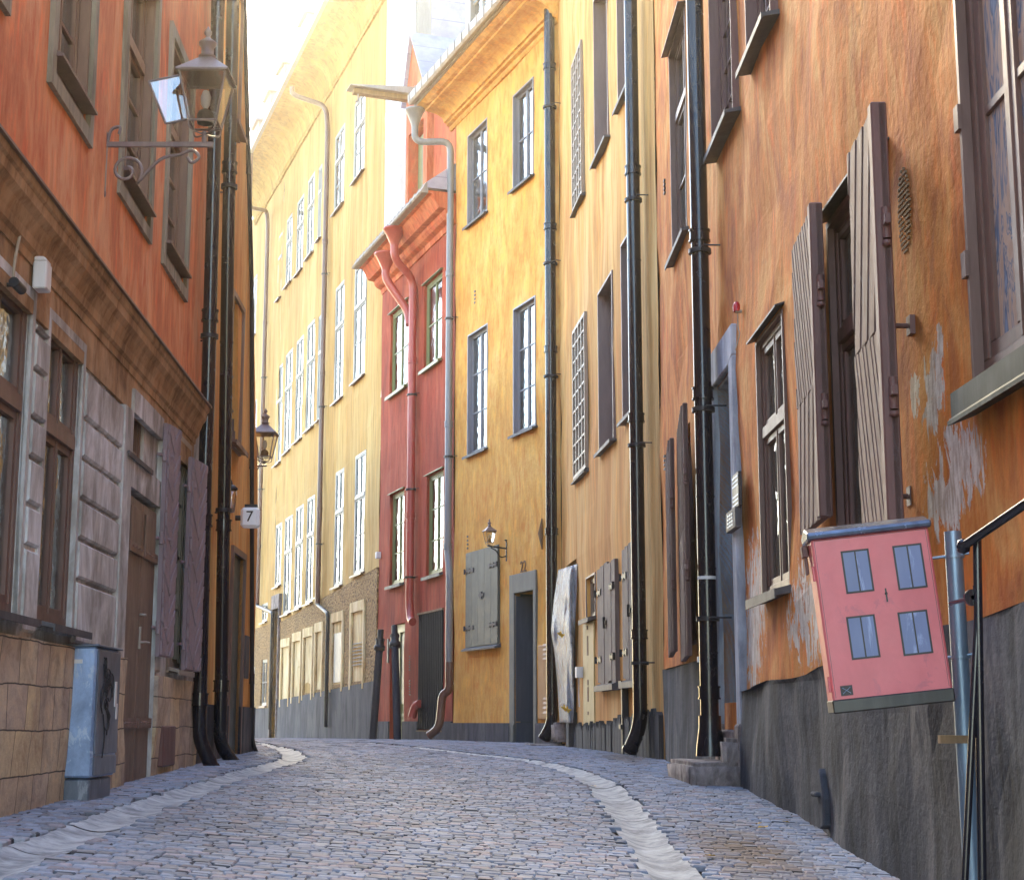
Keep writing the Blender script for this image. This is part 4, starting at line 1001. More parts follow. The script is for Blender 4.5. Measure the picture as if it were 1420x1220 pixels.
# grey rain pipe
a = P3(fM, 597, 150, .88); b = P3(fM, 625, 190, .12); c_ = P3(fM, 625.5, 765, .12); e = P3(fM, 632, 790, .12)
pipe(fM, [(-.25, .88, a[2]), (-.25, .88, a[2]-.4), (b[0], .12, b[2]-.1), (b[0], .12, b[2]-.7), (b[0], .12, c_[2]), (b[0]+.18, .14, e[2]), (b[0]+.18, .14, 2.0)], .075, 'grey_pipe', collars=(10.5, 7.2, 4.6), n_seg=14, rad=.25, hopper=(-.25, .88, a[2]-.05), label='grey zinc drainpipe with hopper between the red and golden houses', brackets=(9.5, 6.5))
l = P3(fM, 626, 1020, .25)
pipe(fM, [(b[0]+.18, .13, 2.2), (b[0]+.18, .13, 1.62), (b[0]+.02, .22, 1.55), (b[0]+.0, .28, .88), (b[0]-.18, .42, .72)], .085, 'brown_pipe', n_seg=14, rad=.14, boot=True, label='brown lower elbow of the grey drainpipe')
pipe(fM, [(EM-.12, .14, 15.5), (EM-.12, .14, .98), (EM-.28, .22, .72)], .10, 'black_metal', collars=(13, 9.9, 7.6, 4.3), n_seg=16, boot=True, label='black drainpipe at the corner of the golden and ochre houses', brackets=(12.2, 9.2, 7.1))
# small vents and anchor plates
for (x, y, h) in ((659, 412, .3), (649, 752, .3)):
    u, z = fM.at(x, y); m = MB()
    for k in range(4): m.box(u-.03, u+.03, -.016, .0, z-.14+.08*k, z-.10+.08*k)
    m.build('vent', 'painted_black', bM)
u, z = fM.at(753, 740); m = MB(); m.tube([(u, -.02, z-.28), (u, -.05, z), (u, -.02, z+.28)], [.01, .05, .01], 8); m.build('anchor_iron', 'vent_rust', bM)
t = empty('service_box', fM.world(fM.at(760, 945)[0], 0, fM.at(760, 997)[1]), fM.rz, 'flat brown service cabinet with slotted vents on the golden wall beside the plastic sheet', 'cabinet')
a = fM.rect(751, 895, 997, 770.5); w = (a[1]-a[0])/2; h = a[3]-a[2]
m = MB(); m.box(-w, w, -.06, .0, 0, h); m.build('body', 'service_box_brown', t, bevel=.01)
m = MB()
for zz in (.08, .8):
    for k in range(4): m.prof([(.06, h*zz+k*.08), (.085, h*zz+k*.08), (.062, h*zz+k*.08+.04)], -.05, .2)
m.build('louvre', 'service_box_brown', t)
u, z = fM.at(703, 762); t = empty('wall_lantern', fM.world(u, 0, z), fM.rz, 'small black lantern on a curled bracket above the grey-green shutter of the golden house', 'lantern')
p = fM.at(682, 762, .36)
lt = lantern('lantern_head', None, (0, 0, 0), .46, 0); 
for ch in list(lt.children):
    ch.parent = t; ch.location = (0, -.36, .07)
bpy.data.objects.remove(lt)
m = MB(); m.box(-.02, .02, -.02, .0, -.22, .16); m.tube([(0, 0, .02), (0, -.40, .06)], .016, 8); m.tube(rounded([(0, -.01, -.12), (0, -.14, -.16), (0, -.22, -.02), (0, -.34, .03)], .08), .011, 8); m.lathe([(.0, 0), (.035, .02), (0, .04)], (0, -.02, .16), 8); m.build('wall_bracket', 'black_iron', t)

# ================================================================ OCHRE HOUSE
bY = fY.building('ochre_house', 'ochre house with deep brown window reveals, closed plank shutters and rotten wood skirting', 'building')
EY = fY.len
g1, g2 = fY.rect(797,90,298,810), fY.rect(798.5,459,667,815.5)
wy = [fY.rect(825,0,231,843.5), fY.rect(857,-70,155.7,876), fY.rect(831,406,629,851), fY.rect(863.5,338,586,885)]
sy = [fY.rect(834,788.5,947.5,859), fY.rect(869,760.7,942,893)]
sw_ = fY.rect(813.5, 803, 858, 825.6); dy = fY.rect(811, 866, 1012, 826); dk = fY.rect(785, 785, 1000, 801)
wall(fY, 'wall', .0, EY-1.0, -.1, 14.9, wy+[sw_, (dk[0], dk[1], .6, dk[3])], 'ochre_plaster', amp=.025)
wall(fY, 'corner_strip', EY-1.0, EY+.05, -.1, 14.9, [], 'ochre_lime_strip', n=.012, amp=.01)
solid(fY, 0, EY, 14.9, 7)
for i, r in enumerate(wy):
    window(fY, r, 2, 3, 'brown_lining', sb=.28, fw=.05, mw=.03, glass='bright_glass', cur='side', lining=('brown_lining', .035, .02), sill=('sheet_metal', .08, .03))
for r in (g1, g2):
    u0, u1, z0, z1 = r; m = MB(); m.box(u0, u1, -.03, .0, z0, z1); m.box(u0, u1, -.055, -.03, z0, z0+.06); m.box(u0, u1, -.055, -.03, z1-.06, z1)
    for k in range(5): x = u0+(u1-u0-.05)*k/4; m.box(x, x+.05, -.06, -.03, z0+.06, z1-.06)
    for k in range(1, 9): zz = z0+(z1-z0)*k/9; m.box(u0+.05, u1-.05, -.054, -.03, zz-.018, zz+.018)
    o = m.build('lattice_shutter', 'taupe_frame', bY)
    m = MB(); m.box(u0+.04, u1-.04, -.036, -.031, z0+.05, z1-.05); m.build('pane', 'bright_glass', o)
    m = MB(); m.prof([(.09, z0-.07), (.09, z0-.05), (0, z0), (0, z0-.06)], u0-.05, u1+.05); m.build('sill', 'sheet_metal', o)
for j, r in enumerate(sy):
    u0, u1, z0, z1 = r; m = MB(); m.box(u0, u1, -.03, .0, z0, z1); k = 5; w = (u1-u0)/k
    for i in range(k): m.box(u0+w*i+.005, u0+w*(i+1)-.005, -.06-.006*(i%2), -.03, z0+.01-.03*(i%3), z1-.02+.02*((i*7)%3))
    o = m.build('shutter', 'plank_shutter', bY)
    for zz in (.2, .78):
        for ue, sg in ((u0, 1), (u1, -1)): m = MB(); strap(m, ue, z0+(z1-z0)*zz, sg, .34, -.068); m.build('strap_hinge', 'black_iron', o)
    m = MB(); m.box((u0+u1)/2-.10, (u0+u1)/2+.10, -.085, -.068, (z0+z1)/2-.03, (z0+z1)/2+.03); m.tube([((u0+u1)/2, -.09, (z0+z1)/2-.08), ((u0+u1)/2, -.09, (z0+z1)/2+.08)], .02, 8)
    m.build('latch', 'black_iron', o)
    m = MB(); m.prof([(.12, z0-.12), (.12, z0-.04), (0, z0), (0, z0-.12)], u0-.03, u1+.03); m.build('sill', 'sheet_metal', o)
window(fY, sw_, 2, 1, 'taupe_frame', sb=.06, cur='full', curm='curtain_yellow', sill=('sheet_metal', .12, .05), surround=('brown_lining', .03, .012))
u0, u1, z0, z1 = dy; m = MB(); m.box(u0, u1, -.028, .0, .75, z1); o = m.build('door', 'mustard_door', bY, bevel=.004)
m = MB()
for (zz, h) in ((2.0, .3), (1.55, .08), (1.3, .22), (1.1, .05), (2.4, .06)): m.box(u0+.45, u0+.58, -.034, -.029, zz, zz+h)
m.build('worn_mark', 'vent_rust', o)
m = MB(); u, z = fY.at(809, 935); m.box(u-.10, u+.10, -.12, .0, z-.05, z+.12); m.tube(rounded([(u-.08, -.06, z-.05), (u-.12, -.06, z-.3), (u-.06, -.06, z-.5)], .05), .01, 6); m.build('junction_box', 'white_lip', bY, bevel=.008)
# rotten skirting
rnd = random.Random(3); m = MB(); u = fY.u(797, 1000)
ua, zA = fY.at(797, 1012); ub_, zB = fY.at(915, 985)
zt1 = fY.z(803, 1010); zt2 = fY.z(920, 985)
while u < EY-.25:
    w = rnd.uniform(.10, .24); t_ = (u-ua)/(EY-ua); zt_ = zt1+(zt2-zt1)*t_+rnd.uniform(-.06, .04)
    pts = [(u, .0), (u+w-.012, 0), (u+w-.012, zt_-rnd.uniform(0, .07)), (u+w*.7, zt_+rnd.uniform(-.03, .05)), (u+w*.45, zt_-rnd.uniform(.02, .09)), (u+w*.2, zt_+rnd.uniform(-.02, .05)), (u, zt_-.04)]
    y = -.05-rnd.uniform(0, .025); m.poly_prism(pts, lambda p, kk: (p[0], (y, .0)[kk], p[1])); u += w
m.build('wood_skirting', 'rotten_wood', bY)
m = MB(); u = fY.u(871, 980); m.box(u-.03, u+.05, -.09, -.0, .5, fY.z(871, 945)); m.box(u-.08, u+.08, -.12, -.09, .9, .96); m.box(u-.1, u+.1, -.11, -.09, 1.45, 1.53); m.build('iron_strut', 'black_iron', bY)
um_ = fY.u(797, 900); m = MB(); m.box(um_-.10, um_+.10, -.10, .0, .7, fY.z(797, 785)); m.box(um_-.12, um_+.22, -.14, .0, .45, 1.15); m.build('charred_jamb', 'rotten_wood', bY)
bp = fY.u(884, 700, .16)
pipe(fY, [(bp, .16, 14.8), (bp, .16, .95), (bp-.18, .26, .66)], .088, 'black_metal', collars=(8.0, 4.75, 2.05, 12), n_seg=20, boot=True, brackets=(11, 7.6, 4.4, 1.7), seams=(6.8, 1.2), rad=.2, label='thick glossy black drainpipe on the ochre house')
# plastic sheet
def sheet():
    u0, z1 = fY.at(772, 792, .3); t = empty('plastic_sheet', fM.world(EM-.15, .2, .75), 0, 'crumpled translucent plastic sheet wrapped round the corner drainpipe with yellow ties', 'plastic sheet')
    m = MB(); nz, nu = 36, 30; vs = []
    for j in range(nz+1):
        tz = j/nz; py = 1002+(790-1002)*tz
        xl = 768+(-6*math.sin(tz*3.1)**2*1.0)+(8 if tz > .8 else 0)*(tz-.8)*5; xl = [775,771,765,766,772,779][min(5, int((1-tz)*0+tz*5.99))] if 0 else lerp_tab([(0,776),(.25,773),(.45,769),(.6,764),(.8,768),(1,774)], tz); xr = lerp_tab([(0,795),(.3,796),(.6,797),(1,801)], tz)
        for i in range(nu+1):
            tu = i/nu; px = xl+(xr-xl)*tu; Y = 27.0-1.1*math.sin(tu*math.pi*.5)+.03*math.sin(tu*17+tz*7)+.05*math.sin(tz*9+tu*8)+.08*noise.noise(Vector((tu*5, tz*6, 1)))
            d = ray(px, py-14*(tu if tz > .5 else 0)*max(0, tz-.5)*2*.6); p = CAM+d*(Y/d.y); vs.append(p-t.location)
    m.add(vs, [(j*(nu+1)+i, j*(nu+1)+i+1, (j+1)*(nu+1)+i+1, (j+1)*(nu+1)+i) for j in range(nz) for i in range(nu)], 0, True)
    o = m.build('film', 'plastic_film', t); s = o.modifiers.new('solid', 'SOLIDIFY'); s.thickness = .004
    m = MB()
    for py, px in ((880, 778), (984, 787), (982, 783)):
        d = ray(px, py); p = CAM+d*(26.0/d.y)-t.location
        for k in range(4): q = Vector((math.cos(k*1.7), math.sin(k*2.1)*.3, math.sin(k*1.3)))*.06; m.tube([p-q*.6, p+q], .014, 5)
    m.build('tie', 'leaf_yellow', t)
sheet()

# ================================================================ RUST HOUSE (right)
bO = fO.building('rust_house', 'large weathered rust orange house with black plinth and open grooved shutters, on the right', 'building')
EO = 19.2; TOPO = 10.9
w1 = fO.rect(932, 70, 370, 954); w2 = fO.rect(991, -60, 225, 1020); w3 = fO.rect(1040, -160, 102, 1073)
w4 = fO.rect(1055, 470, 829, 1093); w5 = fO.rect(1160, 300, 800, 1238); w6 = fO.rect(1342, -80, 540, 1500); w7_ = fO.rect(943, 606, 900, 962)
do = fO.rect(1000, 530, 975, 1023)
print('O', [tuple(round(x, 2) for x in r) for r in (w1, w2, w3, w4, w5, w6, w7_, do)])
w6 = (w6[0], w6[0]+1.02, w6[2], w6[2]+2.45)
hO = [w1, w2, w3, w4, w5, w6, w7_, do]
hB = [(w6[0]+2.6*k, w6[0]+2.6*k+1.4, w6[2], w6[2]+2.4) for k in (1, 2)]
PATCH = []
for (px, py, rx, ry) in ((1296, 540, 14, 60), (1325, 650, 28, 70), (1302, 500, 8, 40), (1312, 690, 22, 60), (1350, 640, 14, 50), (1045, 830, 12, 90), (1120, 850, 22, 70), (1272, 545, 6, 30), (1040, 900, 10, 60)):
    u, z = fO.at(px, py); u2, _ = fO.at(px+rx, py); _, z2 = fO.at(px, py-ry); PATCH.append((u, z, abs(u2-u)*1.6, abs(z2-z)*1.4))
mp = patched()
wall(fO, 'wall', 0, EO, 0, TOPO, hO+hB, mp, amp=.03, step=.5, hd=.5)
pt = [(fO.at(1033, 957)), fO.at(1140, 930), fO.at(1420, 838)]
print('plinth top', pt)
def ptop(u): return lerp_tab([(0, fO.z(930, 950)), (do[1]+.2, pt[0][1]), (pt[1][0], pt[1][1]), (pt[2][0], pt[2][1]), (20, pt[2][1]+.3)], u)+.015*math.sin(u*3)
wall(fO, 'plinth', .35, do[0]-.16, -.1, 2.4, [], 'grey_plinth', n=.05, hd=0, rim=True, back=None, topfn=lambda u: fO.z(935, 970)+.35, step=.25, amp=.02)
wall(fO, 'plinth', do[1]+.20, EO, -1.4, 2.6, [], 'grey_plinth', n=.05, hd=0, rim=True, back=None, topfn=ptop, step=.22, amp=.035)
solid(fO, 0, EO, TOPO, 7)
window(fO, w1, 2, 2, 'brown_frame', sb=.05, transom=.68, rows_top=1, lining=('brown_frame', .02, .02), hood=('brown_frame', .10, .03), sill=('sheet_metal', .09, .03), cur='side', glass='window_glass')
window(fO, w2, 4, 5, 'shutter_stile', sb=.05, fw=.06, lining=('shutter_stile', .02, .05), sill=('sheet_metal', .12, .03), cur='side')
window(fO, w3, 4, 5, 'shutter_stile', sb=.05, fw=.06, lining=('shutter_stile', .02, .05), sill=('sheet_metal', .12, .03), cur='side')
window(fO, w4, 2, 1, 'brown_frame', sb=.02, fw=.07, mw=.035, transom=.63, lining=('brown_frame', .025, .02), hood=('black_iron', .08, .04), sill=('sheet_metal', .13, .05), cur='full', curm='curtain_mauve', glass='window_glass', bev=.004)
window(fO, w5, 2, 1, 'shutter_stile', sb=.015, fw=.08, mw=.035, transom=.66, lining=('shutter_stile', .04, .03), hood=('black_iron', .11, .05), sill=('sheet_metal', .12, .05), cur='full', curm='curtain_white', bev=.006)
w = window(fO, w6, 2, 2, 'brown_frame', sb=.02, fw=.085, mw=.05, lining=('brown_frame', .03, .03), hood=('black_iron', .16, .05), cur=None, glass='stained_board', bev=.006, label='large right-hand casement closed off by stained boards behind the glass')
m = MB(); z0 = w6[2]; m.prof([(.0, z0-.02), (.11, z0-.04), (.11, z0-.15), (.13, z0-.17), (.13, z0-.19), (.10, z0-.18), (.0, z0-.14)], w6[0]-.08, w6[1]+.08); m.build('sill', 'dark_sill', w)
for zz in (.18, .62): m = MB(); m.box(w6[0]-.035, w6[0]+.03, -.045, -.02, w6[2]+zz*1.6+.2, w6[2]+zz*1.6+.32); m.build('hinge', 'brown_frame', w)
window(fO, w7_, 2, 2, 'shutter_stile', sb=.1, cur='side')
for r in hB: window(fO, r, 2, 3, 'brown_frame', sb=.05, sill=('sheet_metal', .1, .04))
# grooved shutters
def grooved_leaf(xa, xb, ytl, ybl, ang, n0, split, s1, s2, stile_right=True, w_=None, thick=.055):
    u0, w = leaf_place(fO, xa, xb, (ytl+ybl)/2, n0, ang); z1 = fO.z(xa, ytl, n0); z0 = fO.z(xa, ybl, n0); h = z1-z0
    m = MB(); m.box(0, w, -.028, 0, 0, h)
    st = .09
    diag_planks(m, .0, w-st, h*split+.004, h, s1, .062, -.052, -.028, .016)
    diag_planks(m, .0, w-st, .0, h*split-.004, s2, .062, -.052, -.028, .013)
    o = m.build('shutter', 'old_shutter', bO, loc=(u0, -n0, z0), rotz=-ang)
    m = MB(); m.box(w-st+.004, w, -thick-.015, .012, -.005, h+.01); m.build('stile', 'shutter_stile', o, bevel=.008)
    for zz in (.34, .72): m = MB(); m.tube([(w+.02, -.02, h*zz-.08), (w+.02, -.02, h*zz+.08)], .022, 10); m.box(w-.02, w+.09, -.04, -.01, h*zz-.02, h*zz+.03); m.lathe([(0, -.03), (.026, -.02), (.02, 0)], (w+.02, -.02, h*zz-.09), 10); m.build('hinge', 'shutter_stile', o, bevel=.003)
    return o
grooved_leaf(1114, 1145, 338, 745, R(4), .07, .43, -2.4, 4.5)
grooved_leaf(1198, 1239, 200, 790, R(3), .16, .50, 4.0, -3.2)
grooved_leaf(931, 946.5, 640, 912, R(6), .07, .45, -2.4, 4.5, thick=.02)
grooved_leaf(948, 971, 598, 918, R(6), .12, .5, 4.0, -3.2, thick=.02)
for py in (455, 690):
    m = MB(); u, z = fO.at(1250, py, .05); m.tube([(u-.06, -.12, z), (u+.06, -.12, z+.01)], .018, 8); m.tube([(u+.05, -.12, z), (u+.05, .0, z)], .014, 8); m.box(u+.02, u+.09, -.03, 0, z-.05, z+.05); m.build('shutter_catch', 'shutter_stile', bO)
# stone door case
u0, u1, z0, z1 = do; m = MB(); s0, s1 = .16, .20
m.box(u0-s0, u0, -.05, .12, .4, z1+.05); m.box(u1, u1+s1, -.05, .12, .4, z1+.05); m.poly_prism([(u0-s0, z1+.05), (u0, z1+.0), (u1, z1), (u1+s1, z1+.05), (u1+s1, z1+.33), (u0-s0, z1+.33)], lambda p, k: (p[0], (-.052, .12)[k], p[1]))
m.box(u0-.005, u0+.03, .12, .48, .4, z1); m.box(u0, u1, .0, .48, z1-.03, z1+.0)
m.build('door_surround', 'door_stone', bO, bevel=.012)
m = MB(); m.box(u0, u1, .40, .44, .4, z1); m.build('door', 'blue_grey_door', bO)
m = MB(); m.box(u0-s0-.03, u0+.02, -.07, .1, .4, .98); m.box(u1-.0, u1+s1+.02, -.075, .1, .4, .98); m.box(u0, u1, -.06, .5, .3, .93); m.build('door_base_stone', 'step_stone', bO, bevel=.02)
ua, za = fO.at(1008, 742, .0); 
m = MB(); kp = fO.rect(1013, 712, 740, 1026, .06); m.box(kp[0], kp[1], -.10, -.045, kp[2], kp[3]); o = m.build('keypad', 'sheet_metal', bO, bevel=.006)
m = MB()
for i in range(3):
    for j in range(4): x = kp[0]+(kp[1]-kp[0])*(.22+.2*i); zz = kp[3]-.03-(kp[3]-kp[2]-.05)*(j+.3)/4; m.box(x, x+(kp[1]-kp[0])*.12, -.106, -.10, zz-.012, zz+.004)
m.build('keypad_button', 'sign_white', o)
kp = fO.rect(1018, 660, 708, 1026.5, .06); m = MB(); m.box(kp[0], kp[1], -.075, -.045, kp[2], kp[3]); o = m.build('entry_panel', 'black_iron', bO, bevel=.004)
m = MB()
for k in (0, 1, 2, 4.5, 5.5, 6.5): zz = kp[3]-.03-k*.035; m.box(kp[0]+.02, kp[1]-.02, -.079, -.075, zz-.012, zz)
m.build('louvre', 'galvanised', o)
u, z = fO.at(1028, 432); t = empty('alarm_beacon', fO.world(u, .0, z), fO.rz, 'tiny red alarm lamp with a dangling wire above the stone door frame', 'alarm lamp')
m = MB(); m.lathe([(.03, 0), (.032, .05), (.02, .08), (0, .085)], (0, -.04, 0), 10); m.build('lens', 'red_lens', t)
m = MB(); m.tube(rounded([(0, -.03, 0), (-.02, -.03, -.12), (.02, -.02, -.2), (.01, -.06, -.34)], .03), .006, 6); m.box(-.02, .02, -.05, .0, -.01, .01); m.build('wire', 'cable_cream', t)
# wall ventilators
u, z = fO.at(1254, 292); m = MB(); rnd = random.Random(2)
for i in range(11):
    for j in range(17):
        if rnd.random() < .15: continue
        x = (i-5)*.024+(j%2)*.012; zz = (j-8)*.028
        if (x/.115)**2+(zz/.24)**2 < 1: m.lathe([(.010, 0), (.010, .012), (.005, .012), (.004, .002)], (0,0,0), 6) if 0 else m.box(u+x-.006, u+x+.006, -.006, .005, z+zz-.006-rnd.uniform(0,.004), z+zz+.006)
m.build('wall_vent', 'vent_rust', bO)
for (x, y) in ((922.5, 258), (923, 640)):
    u, z = fO.at(x, y); m = MB()
    for k in range(4): m.box(u-.04, u+.04, -.02, .0, z-.1+.05*k, z-.075+.05*k)
    m.build('vent', 'painted_black', bO)
pp = fO.u(978, 700, .17)
pipe(fO, [(pp, .17, TOPO-.1), (pp, .17, .72)], .082, 'black_metal', collars=(5.45, 3.95, 1.25, 8), n_seg=20, brackets=(5.3, 3.8, 1.9), seams=(3.0, 2.35, 1.6), label='thick glossy black drainpipe beside the stone door frame of the rust house')
m = MB(); m.tube([(pp, -.17, .70), (pp, -.17, .78), (pp, -.17, .95), (pp, -.17, 1.05)], [.13, .125, .10, .10], 20); m.build('drainpipe_boot', 'black_metal', bO)
m = MB(); m.lathe([(.084, 0), (.084, .03)], (pp, -.17, 2.25), 16); m.build('pipe_ring', 'white_lip', bO); m = MB(); m.box(pp-.085, pp-.03, -.262, -.25, 1.52, 1.57); m.build('pipe_sticker', 'white_lip', bO)
# broken cellar spout in the plinth
u, z = fO.at(1143, 1100, .06); m = MB()
m.poly_prism([(u-.03, z+.16), (u+.03, z+.12), (u+.09, z-.02), (u+.06, z-.20), (u-.02, z-.22), (u-.07, z-.03)], lambda p, k: (p[0], (-.09, -.03)[k], p[1])); m.box(u-.10, u+.03, -.13, -.04, z-.02, z+.01); m.build('broken_spout', 'grey_plinth', bO, bevel=.01)

# ================================================================ STREET THINGS
def block(name, label, f, u0, u1, n, z0, z1, mat='step_stone', grp=None, seed=1):
    t = empty(name, f.world((u0+u1)/2, 0, z0), f.rz, label, 'step', grp)
    m = MB(); w = (u1-u0)/2; nx, ny, nz = 12, 5, 4
    bm = bmesh.new(); bmesh.ops.create_cube(bm, size=1)
    bmesh.ops.scale(bm, vec=(2*w, n, z1-z0), verts=bm.verts); bmesh.ops.translate(bm, vec=(0, -n/2, (z1-z0)/2), verts=bm.verts)
    bmesh.ops.bevel(bm, geom=bm.edges[:], offset=.035, segments=2, affect='EDGES'); bmesh.ops.subdivide_edges(bm, edges=bm.edges[:], cuts=3, use_grid_fill=True)
    for v in bm.verts: v.co += Vector((noise.noise(v.co*4+Vector((seed,0,0))), noise.noise(v.co*4+Vector((0,seed,3))), noise.noise(v.co*4+Vector((0,5,seed)))))*.022
    me = bpy.data.meshes.new('stone'); bm.to_mesh(me); bm.free(); me.materials.append(MATS[mat])
    for p in me.polygons: p.use_smooth = True
    o = bpy.data.objects.new('stone', me); COL.objects.link(o); o.parent = t; return t
s0 = fO.at(1033, 1092)[0]; pY = fO.P+fO.U*0
ua = fO.u(1033, 1090, .02); ub_ = fO.u(925, 1060, .46)
block('stone_step', 'long worn granite step on the pavement below the black drainpipe and stone doorway', fO, ub_, ua+.06, .46, .20, .665)
a0 = fO.u(997, 1030, .1); block('stone_step', 'upper stone step at the foot of the blue-grey door frame', fO, fO.u(1001, 1020, .18), ua+.02, .20, .5, .87, seed=4)
block('stone_step', 'low flat stone slab beneath the hanging plastic sheet', fY, -.6, .55, .62, .42, .62, seed=6)
block('stone_block', 'small rough stone block behind the bottom of the plastic sheet', fY, .05, .75, .22, .66, .98, seed=8)

# tilted red meter box painted as a house
PLc, PRc = Vector((1.28, 6.42, 0)), Vector((1.76, 6.38, 0))
t = empty('meter_box', (0,0,0), 0, 'tilted coral red box painted like a little house, strapped to a grey pole', 'box')
ex = (PRc-PLc).normalized(); wB = (PRc-PLc).length; tilt = R(6.0)
ex3 = ex*math.cos(tilt)+Vector((0,0,math.sin(tilt))); nrm = Vector((0,0,1)).cross(ex).normalized()   # into the box
ez3 = nrm.cross(ex3)*-1
if ez3.z < 0: ez3 = -ez3
dz = CAM.z
dl = ray(1157.5, 987.5); base = CAM+dl*(6.42/dl.y)
M3 = Matrix((ex3, nrm, ez3)).transposed().to_4x4(); M3.translation = base; t.matrix_world = M3
t.location, t.rotation_euler = M3.to_translation(), M3.to_euler()
# size from the corners
def plane_hit(px, py):
    d = ray(px, py); tt = (base-CAM).dot(nrm)/d.dot(nrm); p = CAM+d*tt-base; return p.dot(ex3), p.dot(ez3)
cn = [plane_hit(*p) for p in ((1139,753),(1303,722),(1324,972),(1157.5,987.5))]; print('box', cn)
bw = cn[2][0]; bh = (cn[0][1]+cn[1][1])/2; dp = .19
m = MB(); m.box(0, bw, 0, dp, 0, bh); m.build('body', 'coral_paint', t, bevel=.008)
m = MB(); m.box(-.004, bw+.004, -.006, dp+.004, -.006, .048); m.build('skirt', 'box_black', t, bevel=.005)
m = MB(); m.poly_prism([(-.015, bh-.002), (-.024, bh+.008), (-.018, bh+.026), (dp*.5, bh+.055), (dp+.02, bh+.03), (dp+.02, bh-.002)], lambda p, k: ((-.015, bw+.012)[k], p[0], p[1])); m.build('roof', 'roof_tin', t, bevel=.006)
for (a, b, c_, d) in (((1167,764),(1206,760),(1211,820),(1172,823)), ((1239,757),(1280,752),(1284,815),(1244,818)), ((1175,854),(1214,852),(1220,911),(1179,915)), ((1246,848),(1288,845),(1292,906),(1251,909))):
    q = [plane_hit(*p) for p in (d, c_, b, a)]
    x0, x1 = (q[0][0]+q[3][0])/2, (q[1][0]+q[2][0])/2; z0, z1 = (q[0][1]+q[1][1])/2, (q[2][1]+q[3][1])/2; f_ = .0075
    m = MB(); m.box(x0, x1, -.0025, .001, z0, z0+f_); m.box(x0, x1, -.0025, .001, z1-f_, z1); m.box(x0, x0+f_, -.0025, .001, z0+f_, z1-f_); m.box(x1-f_, x1, -.0025, .001, z0+f_, z1-f_); xm = (x0+x1)/2; m.box(xm-.003, xm+.003, -.0025, .001, z0+f_, z1-f_)
    o = m.build('painted_window', 'painted_black', t)
    m = MB(); m.box(x0+f_, xm-.003, -.0012, .001, z0+f_, z1-f_); m.box(xm+.003, x1-f_, -.0012, .001, z0+f_, z1-f_); m.build('pane', 'painted_pane', o)
x, z = plane_hit(1229, 824); m = MB(); m.box(x-.003, x+.003, -.004, .001, z-.03, z+.025); m.lathe([(.006, 0), (.006, .008)], (x, 0, z), 8); m.build('keyhole', 'box_black', t)
for zz in (.16, .80):
    m = MB(); m.tube([(-.006, -.004, bh*zz-.03), (-.006, -.004, bh*zz+.03)], .006, 8); m.build('hinge', 'coral_paint', t)
m = MB(); m.box(.012, .0135, -.0008, .001, .055, bh-.008); m.box(bw-.0135, bw-.012, -.0008, .001, .055, bh-.008); m.box(.0135, bw-.0135, -.0008, .001, bh-.0095, bh-.008); m.build('door_seam', 'box_black', t)
x, z = plane_hit(1174, 957); m = MB(); m.box(x-.024, x+.024, -.003, .001, z-.02, z+.02); m.build('sticker', 'painted_black', t)
m = MB()
for k in (-1, 1): m.tube([(x-.016, -.0045, z-.012*k), (x+.016, -.0045, z+.012*k)], .001, 4)
m.build('sticker_mark', 'galvanised', t)
m = MB(); m.box(-.03, -.004, .10, .16, bh-.06, bh-.01); m.box(-.024, -.01, .11, .15, bh-.13, bh-.06); m.build('latch', 'shutter_stile', t, bevel=.004)
# grey pole
def wp(px, py, Y): d = ray(px, py); return CAM+d*(Y/d.y)
top, bot = wp(1321, 737, 6.62), wp(1349, 1225, 6.62); dirp = (bot-top).normalized(); gz = ground0(bot.x, bot.y)-.05
bot = top+dirp*((top.z-gz)/-dirp.z)
t = empty('grey_pole', bot, 0, 'slightly leaning galvanised grey pole behind the red box', 'pole')
m = MB(); m.tube([Vector((0,0,0)), top-bot], .036, 18); m.build('pole', 'galv_pole', t)
m = MB()
for py in (773, 915):
    m = MB(); s_ = (py-737)/(1225-737); c_ = top.lerp(wp(1349, 1225, 6.62), s_)-bot
    m.tube([c_-dirp*.006, c_+dirp*.006], .043, 16); m.tube([c_+Vector((-.12, .01, -.01)), c_+Vector((.055, -.03, .012))], .006, 6); m.build('band_clamp', 'galv_pole', t)
c_ = wp(1316, 1026, 6.6)-bot; m = MB(); m.box(c_.x-.04, c_.x+.10, c_.y-.02, c_.y+.02, c_.z-.012, c_.z+.02); m.box(c_.x+.05, c_.x+.09, c_.y-.01, c_.y+.3, c_.z-.01, c_.z+.01); m.build('wall_clamp', 'vent_rust', t)
# handrail
hy = 5.75
k0, k1 = wp(1336, 757, hy), wp(1440, 686, 5.3); k2 = k1+(k1-k0)*6
g = wp(1360, 1222, hy); g.z = ground0(g.x, g.y)-.3
t = empty('handrail', g, 0, 'black painted iron handrail with a curved end and braced post at the right edge', 'handrail')
pth = [p-g for p in (k0+Vector((-.01,0,-.02)), k0+Vector((.0,0,-.0)), k0.lerp(k1, .25), k1, k2)]
m = MB(); m.tube(rounded(pth, .03, 4), .017, 14); m.lathe([(0, -.03), (.022, -.02), (.026, 0), (.02, .02), (0, .028)], tuple(k0-g), 12); m.build('rail', 'black_metal', t)
m = MB(); a = wp(1355, 742, hy)-g; b = wp(1362, 1215, hy)-g; b = a+(b-a)*1.3; m.tube([a, b], .016, 12); m.build('post', 'black_metal', t)
m = MB(); a = wp(1356, 850, hy)-g; b = wp(1338, 1220, hy)-g; m.tube(rounded([a+Vector((0,0,.1)), a, b, b+(b-a)*.25], .05), .013, 10); m.build('brace', 'black_metal', t)
